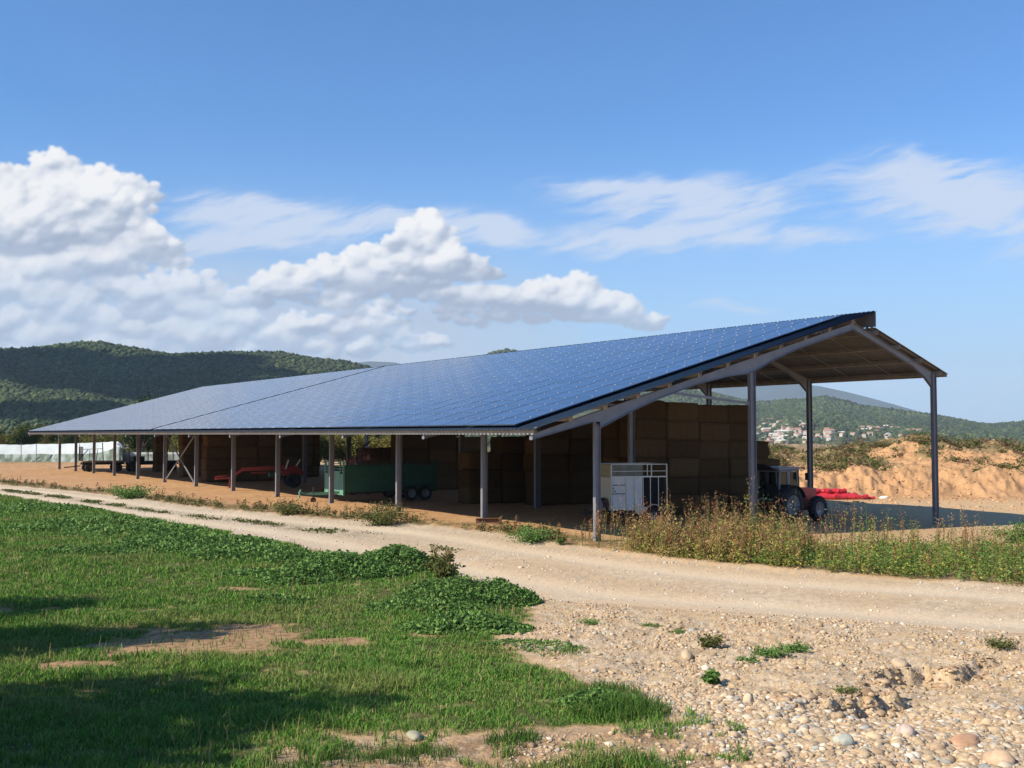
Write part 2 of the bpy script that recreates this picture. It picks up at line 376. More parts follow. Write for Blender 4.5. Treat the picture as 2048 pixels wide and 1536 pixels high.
ti = N.new('ShaderNodeTexImage'); ti.image = im; ti.extension = 'CLIP'; ti.interpolation = 'Linear'; L.new(uv, ti.inputs[0])
sc_ = N.new('ShaderNodeSeparateColor'); L.new(ti.outputs[0], sc_.inputs[0])
front = sm(fw, .2, .4)
shade, alpha, ci = sc_.outputs[0], mt('MULTIPLY', sc_.outputs[1], front), mt('MULTIPLY', sc_.outputs[2], front)
CB = 8.6
ramp = N.new('ShaderNodeValToRGB'); L.new(shade, ramp.inputs[0]); cr = ramp.color_ramp
cr.elements[0].position = .15; cr.elements[0].color = (.36, .43, .56, 1); cr.elements[1].position = .98; cr.elements[1].color = (.97, .96, .95, 1)
e = cr.elements.new(.45); e.color = (.52, .58, .69, 1); e = cr.elements.new(.72); e.color = (.76, .79, .85, 1)
ccol = vm('SCALE', ramp.outputs[0]); ccol.inputs['Scale'].default_value = CB; ccol = ccol.outputs[0]
haz = sm(up, .0, .30, .82, 0.)
hs = vm('MULTIPLY', sky.outputs[0], (SKYT[0], SKYT[1], SKYT[2])).outputs[0]
c = mixc(haz, hs, (3.9, 5.5, 7.4))
c = mixc(ci, c, (5.6, 6.3, 7.6))
c = mixc(alpha, c, ccol)
L.new(c, bg.inputs[0])
W.cycles.sampling_method = 'MANUAL'; W.cycles.sample_map_resolution = 512
# ---------------------------------------------------------------- ground sheets (one grid, cut into named surfaces)
def ground_color(X, Y):
    r, d = rd(X, Y); dist = np.hypot(X, Y)
    n1 = fbm(X * .5, Y * .5, 61); n2 = fbm(X * 2.3, Y * 2.3, 62); n3 = fbm(X * 9, Y * 9, 63, 3)
    a = (X - xnear(Y)) / np.maximum(xfar(Y) - xnear(Y), .1)
    c = np.zeros(X.shape + (3,))
    def mix(f, col):
        nonlocal c
        f = np.clip(f, 0, 1)[..., None]; c = c * (1 - f) + np.array(col) * f
    yard = np.array((.43, .245, .115)); c[:] = yard
    mix(.6 * ss(.45, .7, n1), (.48, .30, .16)); mix(.5 * ss(.5, .72, n2), (.34, .19, .09)); mix(.3 * ss(.55, .8, n3), (.27, .15, .075))
    # pale worked ground round the gable end
    mix(ss(36, 26, Y) * .75, (.46, .31, .165)); mix(ss(42, 50, X) * .8, (.50, .355, .20))
    # spoil bank
    k = ss(.14, .22, r / np.maximum(d, 1)) * ss(66, 72, d)
    mix(k, (.46, .265, .13)); mix(.7 * k * ss(.42, .62, fbm(r * .5, d * .3, 64)), (.42, .24, .115)); mix(.5 * k * ss(.5, .7, fbm(r * 2, d * 2, 69)), (.30, .17, .08))
    mix(k * ss(77, 84, d + 10 * (fbm(r * .15, d * .15, 65) - .5)) * ss(.36, .5, fbm(r * .22, d * .15, 66)), (.22, .16, .075))
    # road verges
    ve = ss(-.3, .3, X - xfar(Y)) * ss(3.2, 1.6, X - xfar(Y) + 1.5 * (n1 - .5)) * ss(26, 30, Y)
    mix(ve * ss(.3, .5, n2), (.20, .125, .06)); mix(ve * ss(.5, .65, n3), (.13, .13, .045))
    wz = weedzone(X, Y); mix(wz * .8, (.22, .15, .075))
    # the track
    on = ss(-.06, .04, a + .12 * (n2 - .5)) * ss(1.06, .97, a + .1 * (n2 - .5))
    mix(on, (.50, .36, .215)); far = ss(24, 40, Y)
    mix(on * far * .6, (.40, .355, .285)); mix(on * .5 * ss(.45, .7, n1), (.54, .44, .31)); mix(on * .45 * ss(.5, .75, n3), (.33, .26, .18))
    for q in (.2, .74): mix(on * .75 * np.exp(-((a - q - .06 * (n1 - .5)) / .11) ** 2), (.57, .46, .32))
    mix(on * .6 * np.exp(-((a - .47) / .12) ** 2) * ss(.35, .6, n3), (.38, .29, .19)); mix(on * .6 * ss(.86, .98, a) * ss(.4, .6, n3), (.40, .31, .21))
    mid = on * np.exp(-((a - .47) / .07) ** 2) * ss(33, 40, Y) * ss(.45, .6, n2)
    mix(mid * .8, (.13, .12, .05))
    # gravel bank and pebble floor
    gsd = grass_sd(X, Y); gr = ss(.0, .5, gsd) * ss(.04, -.08, a) * (dist < 60) * (d > 0)
    mix(gr, (.45, .315, .175)); mix(gr * .6 * ss(.45, .65, n2), (.50, .39, .26)); mix(gr * .5 * ss(.52, .7, n3), (.31, .21, .12))
    mix(gr * .5 * ss(.55, .65, fbm(X * 22, Y * 22, 67, 2)), (.56, .48, .37))
    bs = gr * ss(9.3, 8.0, X) * ss(13.5, 12.3, d); mix(bs * .9, (.33, .215, .12)); mix(bs * ss(.5, .65, n2) * .7, (.21, .135, .075)); mix(bs * ss(.55, .7, n3) * .6, (.42, .33, .22))
    # grass field soil
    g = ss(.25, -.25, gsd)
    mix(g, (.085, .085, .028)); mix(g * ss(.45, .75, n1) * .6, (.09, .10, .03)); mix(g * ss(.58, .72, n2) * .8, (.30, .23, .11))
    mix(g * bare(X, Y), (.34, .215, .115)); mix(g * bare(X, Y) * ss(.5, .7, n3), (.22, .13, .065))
    # distant plain
    mix(ss(135, 180, dist) * (1 - k), (.13, .12, .05)); mix(ss(150, 240, dist) * (1 - k) * ss(.45, .6, fbm(X * .02, Y * .02, 68)), (.07, .10, .03))
    zone = np.full(X.shape, 0)
    zone[(on > .5)] = 1; zone[(gr > .5)] = 2; zone[(g > .5)] = 3; zone[dist > 150] = 4; zone[(k > .5)] = 5
    return c, zone

az = np.concatenate([np.linspace(rad(-180), rad(-34), 60)[:-1], np.linspace(rad(-34), rad(34), 1150), np.linspace(rad(34), rad(180), 60)[1:]])
rr = 1 / np.linspace(1 / 5.2, 1 / 165, 760); rr = np.unique(np.concatenate([rr, np.arange(66, 104, .3)])); rr = np.concatenate([[0.4, 1.5, 3, 4.4], rr, np.geomspace(166, 12000, 90)])
A_, R_ = np.meshgrid(az, rr)
dd = R_ * np.cos(A_); r_ = R_ * np.sin(A_)
GX = FX * dd + FY * r_; GY = FY * dd - FX * r_
GZ = terrain(GX, GY)
CC, ZN = ground_color(GX, GY)
ni, nj = GX.shape
idx = np.arange(ni * nj).reshape(ni, nj)
Q = np.stack([idx[:-1, :-1], idx[:-1, 1:], idx[1:, 1:], idx[1:, :-1]], -1).reshape(-1, 4)
zf = ZN[:-1, :-1].reshape(-1)
VV = np.stack([GX, GY, GZ], -1).reshape(-1, 3); CV = CC.reshape(-1, 3)
m_earth = mat('dug_earth', attr='Col', rough=.95, var=.16, vscale=5, bump=.6, bscale=14, bdist=.05, spec=.15)
m_road = mat('track_surface', attr='Col', rough=.95, var=.14, vscale=14, bump=.6, bscale=38, bdist=.02, spec=.15)
m_gravel = mat('stony_soil', attr='Col', rough=.95, var=.2, vscale=18, bump=.8, bscale=30, bdist=.03, spec=.15)
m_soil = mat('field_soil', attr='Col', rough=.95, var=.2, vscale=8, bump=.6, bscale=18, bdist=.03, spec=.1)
m_plain = mat('plain', attr='Col', rough=.95, var=.2, vscale=.2, spec=.1)
for zi, (nm, m) in enumerate([('ground', m_earth), ('road', m_road), ('gravel_bank', m_gravel), ('grass_field', m_soil), ('plain', m_plain), ('earth_bank', m_earth)]):
    q = Q[zf == zi]
    if not len(q): continue
    u, inv = np.unique(q, return_inverse=True)
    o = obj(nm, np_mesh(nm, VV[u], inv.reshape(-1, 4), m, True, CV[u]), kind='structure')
del VV, CV, Q, CC

# ---------------------------------------------------------------- hills
def prof(pts):
    a = np.array(pts, float); u = np.arctan((a[:, 0] - 1024) / F); e = (868 - a[:, 1]) / F * np.cos(u)
    return lambda x: np.interp(x, u, e)
left_ridge = prof([(-1200, 760), (-600, 700), (-200, 712), (0, 704), (50, 702), (100, 697), (150, 689), (200, 689), (240, 697), (300, 707), (345, 714), (400, 711), (480, 709), (560, 710), (620, 720), (700, 729), (760, 745), (900, 800), (1100, 866)])
right_ridge = prof([(500, 868), (760, 800), (900, 750), (985, 707), (1010, 701), (1040, 706), (1150, 745), (1284, 786), (1365, 780), (1425, 789), (1474, 802), (1516, 808), (1569, 805), (1604, 802), (1650, 797), (1692, 806), (1727, 816), (1798, 825), (1861, 833), (1917, 843), (1956, 852), (1984, 853), (2048, 848), (2300, 835), (2800, 860)])
far_ridge = prof([(-600, 800), (300, 760), (690, 728), (735, 722), (790, 724), (900, 760), (1250, 790), (1330, 775), (1430, 766), (1500, 764), (1580, 765), (1640, 772), (1700, 785), (1750, 798), (1800, 812), (1840, 824), (1900, 842), (2000, 858), (2200, 866)])
def hill(name, pr, u0, u1, r0, r1, rb, nu, nr, base, seed, spur, m, warp=0., sharp=1.):
    us = np.linspace(math.atan((u0 - 1024) / F), math.atan((u1 - 1024) / F), nu); ts = np.linspace(0, 1.35, nr)
    U, T = np.meshgrid(us, ts)
    def height(U, T):
        E = pr(U)
        s = U * r1 / 1000.0
        sp = fbm(s * 5 + T * warp, T * 1.1, seed, 4) - .5          # spurs and gullies running down the slope
        up_ = np.clip(T, 0, 1)
        R = r0 + (r1 - r0) * T
        top = E * r1 + H0
        sh = up_ ** sharp * (1 - .22 * np.sin(up_ * math.pi))
        z = base + (top - base) * sh + spur * sp * np.sin(np.clip(up_, 0, 1) * math.pi) ** .8
        z = np.where(T > 1, base + (top - base) * (1 - ((T - 1) / .35) ** 2 * .8), z)
        return z, R
    Z, R = height(U, T)
    D = R * np.cos(U); S = R * np.sin(U)
    X = FX * D + FY * S; Y = FY * D - FX * S
    V = np.stack([X, Y, Z], -1).reshape(-1, 3); n = len(us); i = np.arange(len(ts) * n).reshape(len(ts), n)
    q = np.stack([i[:-1, :-1], i[:-1, 1:], i[1:, 1:], i[1:, :-1]], -1).reshape(-1, 4)
    obj(name, np_mesh(name, V, q, m, True), kind='structure')
    def pt(u, t):
        z, R = height(u, t); D = R * np.cos(u); S = R * np.sin(u)
        return np.stack([FX * D + FY * S, FY * D - FX * S, z], -1)
    return pt, us[0], us[-1]
m_hill = mat('hill_soil', (.055, .065, .028), .95, var=.35, vscale=.03, spec=.1, col2=(.10, .10, .045))
m_far = mat('far_mountain', (.035, .06, .065), .95, var=.3, vscale=.004, spec=.1)
LH, lu0, lu1 = hill('left_hill', left_ridge, -700, 1080, 620, 1500, 0, 420, 110, -8, 71, 62, m_hill, 1.0, 1.0)
RH, ru0, ru1 = hill('right_hill', right_ridge, 560, 2500, 1150, 2500, 0, 420, 110, -16, 72, 42, m_hill, .8, 1.25)
hill('far_mountain', far_ridge, -500, 2200, 5200, 8000, 0, 300, 60, -20, 73, 170, m_far, 1.2)

# forest on the hills: lumpy crowns, each with its own tint
def ico(sub=1):
    import bmesh
    bm = bmesh.new(); bmesh.ops.create_icosphere(bm, subdivisions=sub, radius=1)
    V = np.array([v.co[:] for v in bm.verts]); Fc = np.array([[v.index for v in f.verts] for f in bm.faces]); bm.free(); return V, Fc
I1 = ico(1); I2 = ico(2); I3 = ico(3)
def scatter(C, S, base, colr, cjit=.18, squash=None, rough=.35, rng=None, yaw=True):
    """merge len(C) lumpy copies of an icosphere; C centres, S (n,3) radii, colr (n,3) tints"""
    V, Fc = base; n = len(C); rng = rng or RNG
    nv = len(V); var = 12
    vs = [V * (1 + rough * (rng.random((nv, 1)) - .5) * 2) for _ in range(var)]
    pick = rng.integers(0, var, n); P = np.stack(vs)[pick]
    if yaw:
        a = rng.random(n) * 6.283; ca, sa = np.cos(a)[:, None], np.sin(a)[:, None]
        P = P * S[:, None, :]
        x = P[..., 0] * ca - P[..., 1] * sa; y = P[..., 0] * sa + P[..., 1] * ca; P = np.stack([x, y, P[..., 2]], -1)
    P = P + C[:, None, :]
    Fa = (Fc[None] + (np.arange(n) * nv)[:, None, None]).reshape(-1, 3)
    col = np.repeat(colr, nv, 0) * (1 + cjit * (rng.random((n * nv, 1)) - .5) * 2)
    return P.reshape(-1, 3), Fa, col
m_forest = mat('forest', attr='Col', rough=.9, spec=.15)
def tints(n, cols, w=None, j=.25):
    cols = np.array(cols); k = RNG.choice(len(cols), n, p=w)
    return cols[k] * (1 + j * (RNG.random((n, 1)) - .5) * 2)
def forest(name, pt, u0, u1, n, r0, r1, size, cols, dens, label, w=None, t0=.02):
    u = RNG.uniform(u0, u1, int(n * 1.7)); t = np.sqrt(RNG.uniform(t0 ** 2, 1.08 ** 2, len(u)))
    k = dens(u, t) > RNG.random(len(u)); u = u[k][:n]; t = t[k][:n]
    C = pt(u, t); n = len(C); s = np.minimum(size * RNG.lognormal(0, .27, n), size * 1.5) * np.clip(np.hypot(C[:, 0], C[:, 1]) / r1, .5, 1) ** .7
    S = np.stack([s, s, s * RNG.uniform(.85, 1.25, n)], -1); C[:, 2] += s * .45
    tn = tints(n, cols, w)
    pt_ = (fbm(C[:, 0] * .006, C[:, 1] * .006, 77) - .5)[:, None]
    tn = tn * (1 + 1.0 * pt_)
    V, Fa, col = scatter(C, S, I1, tn, .35, rough=.26)
    return obj(name, np_mesh(name, V, Fa, m_forest, False, col), kind='stuff', label=label, cat='forest')
green = [(.038, .058, .024), (.05, .072, .030), (.075, .092, .036), (.028, .045, .024)]
forest('forest', LH, math.atan((-250 - 1024) / F), lu1, 46000, 620, 1500, 2.85, green, lambda u, t: np.full(u.shape, .97) * ss(0.0, .06, t), 'dark green forest covering the hill behind the barn on the left', [.35, .3, .15, .2])
def rdens(u, t):
    px = np.tan(u) * F + 1024
    return np.clip(.3 + .7 * ss(.42, .6, t + .10 * (fbm(u * 40, t * 6, 78) - .5)) + .0 * t, 0, 1) * (1 - .55 * ss(.38, .2, t)) * np.where(px > 1240, 1, .5 * ss(.6, .95, t))
forest('forest', RH, math.atan((900 - 1024) / F), math.atan((2120 - 1024) / F), 28000, 1150, 2500, 4.1, green, rdens, 'grey green forest covering the lower hill seen under the gable on the right', [.35, .3, .15, .2])
# ---------------------------------------------------------------- barn
S0, Y0 = 7.5, 29.45
SL = .278; TH = math.atan(SL); CT, ST = math.cos(TH), math.sin(TH)
XT = 21.6; ROWN = 13; YN = Y0 + S0 * (ROWN - 1)
def ztop(X): return H0 + SL * (X - XT)             # top of the front rafters
def zrear(X): return H0 + 5.04 - .337 * (X - 39.85)
barn = empty('barn', (24.6, Y0, 0), label='long open steel barn with solar panels covering its low front roof', cat='barn')
def bobj(name, me, loc=(0, 0, 0), **k): return obj(name, me, barn, (loc[0] - 24.6, loc[1] - Y0, loc[2]), **k)
m_steel = mat('galvanised_steel', (.215, .215, .235), .5, metal=.25, var=.12, vscale=2.2, bump=.06, bscale=30)
m_purlin = mat('bounce_warmed_steel', (.40, .34, .29), .55, metal=.15, var=.18, vscale=3)  # grey galvanised steel with the warm ground bounce put into its colour
m_sheet = mat('blue_roof_sheet', (.008, .020, .042), .65, metal=.0, spec=.08, var=.1, vscale=1.5)
m_under = mat('sheet_underside', (.19, .175, .165), .6, var=.1, vscale=1.2)
m_bolt = mat('bare_metal', (.7, .7, .68), .3, metal=.8)
def ibeam(mb, x, y, z0, z1, depth, width, tf=.016, tw=.01, m=0):
    h = depth / 2
    mb.box((x - h, y - width / 2, z0), (x - h + tf, y + width / 2, z1), m); mb.box((x + h - tf, y - width / 2, z0), (x + h, y + width / 2, z1), m)
    mb.box((x - h + tf, y - tw / 2, z0), (x + h - tf, y + tw / 2, z1), m)
def taper(mb, pts, width=.16, tf=.016, tw=.01, m=0):   # pts: (X, ztop, zbot)
    for (x0, t0, b0), (x1, t1, b1) in zip(pts[:-1], pts[1:]):
        mb.prism([(x0, b0 + tf), (x1, b1 + tf), (x1, t1 - tf), (x0, t0 - tf)], -tw / 2, tw / 2, m)
        mb.prism([(x0, t0 - tf), (x1, t1 - tf), (x1, t1), (x0, t0)], -width / 2, width / 2, m)
        mb.prism([(x0, b0), (x1, b1), (x1, b1 + tf), (x0, b0 + tf)], -width / 2, width / 2, m)
def lerp_pts(xs, fn, deps):
    return [(x, fn(x), fn(x) - d) for x, d in zip(xs, deps)]
CX = (24.6, 33.0, 46.0)
fr_pts = lerp_pts([21.6, 24.45, 24.75, 26.2, 27.6, 29.8, 31.6, 32.8, 33.2, 34.3, 36, 39.85], ztop, [.20, .34, .66, .46, .34, .30, .42, .60, .60, .42, .30, .30])
re_pts = lerp_pts([39.85, 42, 44.2, 45.2, 45.84], zrear, [.30, .28, .30, .46, .74])
mb = MB(); taper(mb, fr_pts); mb.box((21.588, -.09, ztop(21.6) - .21), (21.6, .09, ztop(21.6) + .0)); me_rf = mb.mesh('rafter', m_steel)
mb = MB(); taper(mb, re_pts); me_rr = mb.mesh('rafter', m_steel)
def colmesh(x, zt, dep, wid):
    mb = MB(); ibeam(mb, 0, 0, -1.0, zt, dep, wid); mb.box((-dep / 2 - .04, -wid / 2 - .04, -.0), (dep / 2 + .04, wid / 2 + .04, .018)); return mb.mesh('column', m_steel)
me_c = [colmesh(0, ztop(24.6) - .36 - .02, .25, .15), colmesh(0, ztop(33) - .60 - .02, .32, .17), colmesh(0, zrear(46.0) + .02, .30, .17)]
mb = MB(); mb.bar((28.6, 0, ztop(28.6) - .34), (32.82, 0, 5.05), .08, .10); mb.box((32.78, -.05, 4.9), (32.835, .05, 5.2)); me_st = mb.mesh('strut', m_steel)
for i in range(ROWN):
    y = Y0 + i * S0
    for cx, me in zip(CX, me_c):
        bobj('column', me, (cx, y, gz(cx, y) * 0 + 0))
    r1 = bobj('rafter', me_rf, (0, y, 0)); bobj('rafter', me_rr, (0, y, 0)); bobj('strut', me_st, (0, y, 0))
Ya, Yb = Y0 - .32, YN + .35
def cpur(mb, x, z, h=.2, w=.07, y0=Ya, y1=Yb, sl=SL):     # C section following the slope
    t = .006
    def pz(u, v): c, s = math.cos(math.atan(sl)), math.sin(math.atan(sl)); return (x + u * c - v * s, z + u * s + v * c)
    for (a, b, c, d) in ((-w / 2, 0, -w / 2 + t, h), (-w / 2 + t, 0, w / 2, t), (-w / 2 + t, h - t, w / 2, h), (w / 2 - t, t, w / 2, .03), (w / 2 - t, h - .03, w / 2, h - t)):
        mb.prism([pz(a, b), pz(c, b), pz(c, d), pz(a, d)], y0, y1)
for j in range(12):
    x = XT + .06 + j * 1.629; mb = MB(); cpur(mb, x, ztop(x) + .004, .2 if j else .21)
    if j:                                            # cleat and short end stub at the gable
        mb.box((x - .16, Ya + .10, ztop(x) - .012), (x - .045, Ya + .16, ztop(x) + .15))
    bobj('purlin', mb.mesh('purlin', m_purlin))
mb = MB(); xg = XT - .05
mb.box((xg - .05, Ya, ztop(XT) - .02), (xg - .044, Yb, ztop(XT) + .185)); mb.box((xg - .044, Ya, ztop(XT) - .02), (xg + .04, Yb, ztop(XT) - .014))
bobj('eaves_beam', mb.mesh('eaves_beam', m_purlin))
for x in (41.2, 42.9, 44.6, 46.25):
    mb = MB(); cpur(mb, x, zrear(x) + .004, .2, sl=-.337); bobj('purlin', mb.mesh('purlin', m_purlin))
mb = MB()
for i in range(ROWN - 1):
    for f in (.33, .67):
        y = Y0 + S0 * (i + f)
        mb.bar((40.2, y, zrear(40.2) + .1), (46.2, y, zrear(46.2) + .1), .02, .02)
bobj('sag_rods', mb.mesh('sag_rods', m_bolt), kind='stuff')
# corrugated sheets
def sheet(name, x0, x1, fn, lift, m_up, y0, y1, per=.25, h=.05):
    n = int((y1 - y0) / per); prof_ = []
    for k in range(n):
        b = y0 + k * per
        prof_ += [(b, 0), (b + per * .62, 0), (b + per * .68, h), (b + per * .92, h)]
    prof_.append((y0 + n * per, 0)); prof_ = np.array(prof_)
    V = []; nseg = len(prof_)
    for off in (0, -.004):
        for x in (x0, x1):
            V.append(np.stack([np.full(nseg, x), prof_[:, 0], fn(x) + lift + prof_[:, 1] + off], -1))
    V = np.concatenate(V); i = np.arange(nseg - 1)
    top = np.stack([i, i + nseg, i + nseg + 1, i + 1], -1)
    bot = np.stack([i + 2 * nseg, i + 2 * nseg + 1, i + 3 * nseg + 1, i + 3 * nseg], -1)
    cap = np.concatenate([np.stack([i, i + 1, i + 1 + 2 * nseg, i + 2 * nseg], -1), np.stack([i + nseg, i + 3 * nseg, i + 1 + 3 * nseg, i + nseg + 1], -1)])
    mi = np.concatenate([np.zeros(len(top)), np.ones(len(bot)), np.zeros(len(cap))])
    return bobj(name, np_mesh(name, V, np.concatenate([top, bot, cap]), [m_up, m_under], False, mi=mi))
LIFT = .208 / CT + .004
sheet('roof_sheet', XT - .30, 41.15, ztop, LIFT, m_sheet, Ya - .03, Yb)
sheet('roof_sheet', 40.95, 46.75, zrear, .225, m_sheet, Ya - .03, Yb)
mb = MB(); mb.box((41.0, Ya - .03, zrear(41.0) + .28), (41.02, Yb, ztop(41.0) + LIFT - .006)); bobj('ridge_flashing', mb.mesh('ridge_flashing', m_steel))
mb = MB(); mb.bar((46.62, Ya - .03, zrear(46.6) + .12), (46.62, Yb, zrear(46.6) + .12), .008, .18); bobj('rear_flashing', mb.mesh('rear_flashing', m_purlin))
# wind bracing in one bay of the front row
mb = MB(); ya, yb = Y0 + 6 * S0, Y0 + 7 * S0
mb.bar((24.62, yb - .08, .15), (24.62, ya + .1, 3.9), .07, .07); bobj('wind_brace', mb.mesh('wind_brace', m_steel))
mb = MB(); mb.bar((24.54, ya + .08, .15), (24.54, yb - .1, 3.9), .07, .07); bobj('wind_brace', mb.mesh('wind_brace', m_steel))

# solar panels: 19 rows of 2 x 26
m_glass = bpy.data.materials.new('solar_glass'); m_glass.use_nodes = True
_n = m_glass.node_tree; _b = _n.nodes['Principled BSDF']; _b.inputs['Roughness'].default_value = .16; _b.inputs['Specular IOR Level'].default_value = .42
_b.inputs['Coat Weight'].default_value = .2; _b.inputs['Coat Roughness'].default_value = .07
_a = _n.nodes.new('ShaderNodeAttribute'); _a.attribute_name = 'Col'
_n.links.new(_a.outputs['Color'], _b.inputs['Base Color'])
m_frame = mat('panel_frame', (.06, .075, .11), .4, metal=.3)
m_clamp = mat('clamp', (.46, .47, .50), .45, metal=.2)
PW, PH = 1.66, 1.0
def panel_geo(tint):
    mb = MB(); f = .012
    mb.box((0, 0, 0), (PH, PW, .038), 1)
    mb.add([(f, f, .0395), (PH - f, f, .0395), (PH - f, PW - f, .0395), (f, PW - f, .0395)], [(0, 1, 2, 3)], 0)
    me = mb.mesh('solar_panel', [m_glass, m_frame]); a = me.color_attributes.new('Col', 'FLOAT_COLOR', 'POINT')
    a.data.foreach_set('color', np.tile(np.array([*tint, 1], np.float32), len(me.vertices))); return me
tintsP = [(.015 * s, .029 * s, .078 * s) for s in (.72, .9, 1.0, 1.12, 1.3)]
me_pan = [panel_geo(t) for t in tintsP]
mb = MB(); mb.box((-.022, -.028, .036), (.026, .028, .056)); mb.cyl((0, 0, .055), (0, 0, .063), .012, n=6); me_cl = mb.mesh('clamp', m_clamp)
PR = np.array([(CT, 0, ST), (0, 1, 0), (-ST, 0, CT)]).T         # panel axes -> world
lst = []
for half in (0, 1):
    y00 = (Ya + 1.03) if half == 0 else (Ya + 1.03 + 26 * 1.7 + .62)
    for c in range(26):
        for r in range(19):
            s = .12 + r * 1.014; x = XT - .30 + s * CT; y = y00 + c * 1.7
            z = ztop(x) + LIFT + .05 / CT + .09
            lst.append((x, y, z))
lst = np.array(lst); r_, d_ = rd(lst[:, 0] + .5, lst[:, 1] + .8); order = np.argsort(np.hypot(r_, d_))
near = set(order[:100].tolist()); Vs, Fs, Ms, Cs = [], [], [], []; cV, cF = [], []; nb = 0
cm = me_cl; cv = np.array([v.co[:] for v in cm.vertices])
for k, p in enumerate(lst):
    t1, t2 = RNG.normal(0, .0009, 2)
    if k in near:
        o = bobj('solar_panel', me_pan[RNG.integers(5)], p); o.rotation_euler = (t1, -TH + t2, 0)
        for cy in (.36, 1.30): obj('clamp', me_cl, o, (PH + .002, cy, 0))
    else:
        R = PR @ np.array([[1, 0, -t2], [0, 1, t1], [t2, -t1, 1]])
        pv = np.array([v.co[:] for v in me_pan[0].vertices]) @ R.T + p
        Vs.append(pv); b = len(Vs) - 1
        Cs.append(np.tile(tintsP[RNG.integers(5)], (len(pv), 1)))
        for cy in (.36, 1.30): cV.append((cv + np.array((PH + .002, cy, 0))) @ R.T + p)
npv = len(me_pan[0].vertices); pf = np.array([list(f.vertices) for f in me_pan[0].polygons]); pm = np.array([f.material_index for f in me_pan[0].polygons])
n = len(Vs); Fa = (pf[None] + (np.arange(n) * npv)[:, None, None]).reshape(-1, 4)
bobj('solar_panel', np_mesh('solar_panel', np.concatenate(Vs), Fa, [m_glass, m_frame], False, np.concatenate(Cs), np.tile(pm, n)), kind='stuff')
tri = []
for f in cm.polygons:
    v = list(f.vertices)
    for a in range(1, len(v) - 1): tri.append((v[0], v[a], v[a + 1]))
tri = np.array(tri); n = len(cV); Fa = (tri[None] + (np.arange(n) * len(cv))[:, None, None]).reshape(-1, 3)
bobj('clamp', np_mesh('clamp', np.concatenate(cV), Fa, m_clamp), kind='stuff')
# ---------------------------------------------------------------- straw bales
m_straw = mat('straw', (.25, .152, .068), .95, var=.5, vscale=5, bump=1., bscale=22, bdist=.09, spec=.1, col2=(.12, .07, .035), stretch=(1, 1, 3.5), rnd=.28)
def bale_mesh(L, Wd, Hh, seed):
    nx, ny, nz = 12, 6, 6; rg = np.random.default_rng(seed); mb = MB(); V = {}; 
    def P(i, j, k):
        if (i, j, k) in V: return V[(i, j, k)]
        x, y, z = i / nx * 2 - 1, j / ny * 2 - 1, k / nz * 2 - 1
        ex = lambda a, b: 1 - .025 * (max(abs(a), abs(b)) > .99) * 1
        px, py, pz = x * L / 2 * ex(y, z), y * Wd / 2 * ex(x, z), z * Hh / 2 * (1 - .05 * (abs(x) > .99 or abs(y) > .99))
        bul = 1 + .02 * (1 - z * z); g = .018 * (i % 2)       # twine grooves pinch every second ring
        px += rg.normal(0, .018); py = py * bul - np.sign(y) * g + rg.normal(0, .034); pz = pz - np.sign(z) * g * .6 + rg.normal(0, .008)
        V[(i, j, k)] = len(mb.v); mb.v.append((px, py, pz + Hh / 2)); return V[(i, j, k)]
    def fc(*q): mb.f.append([P(*a) for a in q]); mb.m.append(0); mb.sm.append(True)
    for i in range(nx):
        for j in range(ny):
            fc((i, j, 0), (i, j + 1, 0), (i + 1, j + 1, 0), (i + 1, j, 0)); fc((i, j, nz), (i + 1, j, nz), (i + 1, j + 1, nz), (i, j + 1, nz))
        for k in range(nz):
            fc((i, 0, k), (i + 1, 0, k), (i + 1, 0, k + 1), (i, 0, k + 1)); fc((i, ny, k), (i, ny, k + 1), (i + 1, ny, k + 1), (i + 1, ny, k))
    for j in range(ny):
        for k in range(nz):
            fc((0, j, k), (0, j, k + 1), (0, j + 1, k + 1), (0, j + 1, k)); fc((nx, j, k), (nx, j + 1, k), (nx, j + 1, k + 1), (nx, j, k + 1))
    return mb.mesh('straw_bale', m_straw)
ORD = ['first', 'second', 'third', 'fourth', 'fifth', 'sixth', 'seventh']
LAY = ['bottom', 'second', 'third', 'fourth', 'fifth', 'sixth', 'seventh']
_bc = {}
def stack(x0, y0, cols, desc, Wd=1.2, Hh=.93, depth=2):
    """cols: list of (bale length along X, layers)"""
    x = x0
    for c, (L, nl) in enumerate(cols):
        zb = gz(x + L / 2, y0 + .6) + .01; hs = 1 + RNG.normal(0, .012)
        for k in range(nl):
            for dp in range(depth):
                key = (round(L, 2), RNG.integers(3)); 
                if key not in _bc: _bc[key] = bale_mesh(L + .005, Wd - .02, Hh + .045, len(_bc) + 5)
                j = RNG.normal(0, .035, 2); col_ = 'only column' if len(cols) == 1 else f'{ORD[c]} column from the left'
                lb = f'straw bale, {LAY[k] if k < nl - 1 else "top"} layer, {col_}, {desc}' + (', back row' if dp else '')
                obj('straw_bale', _bc[key], None, (x + L / 2 + j[0] * (k > 0), y0 + Wd * (dp + .5) + j[1], zb + k * Hh * hs), (RNG.normal(0, .008), RNG.normal(0, .012), RNG.normal(0, .02)), label=lb, cat='straw bale', group='straw bales ' + desc)
        x += L + .02
stack(33.5, 37.3, [(2.16, 6), (2.16, 6), (2.16, 6), (2.1, 6), (1.0, 4), (.75, 3)], 'stack behind tractor')
stack(34.3, 46.2, [(2.3, 5), (2.3, 5), (2.3, 5)], 'stack beyond white trailer', depth=1)
stack(31.3, 48.5, [(2.3, 3), (2.3, 4)], 'low stack in mid barn', depth=1)
stack(34.4, 62, [(2.3, 5), (2.3, 5), (2.3, 4)], 'stack beyond green trailer', depth=1)
stack(27.2, 80, [(2.1, 5), (2.1, 5), (2.1, 5)], 'tall stack behind red implement', depth=1)
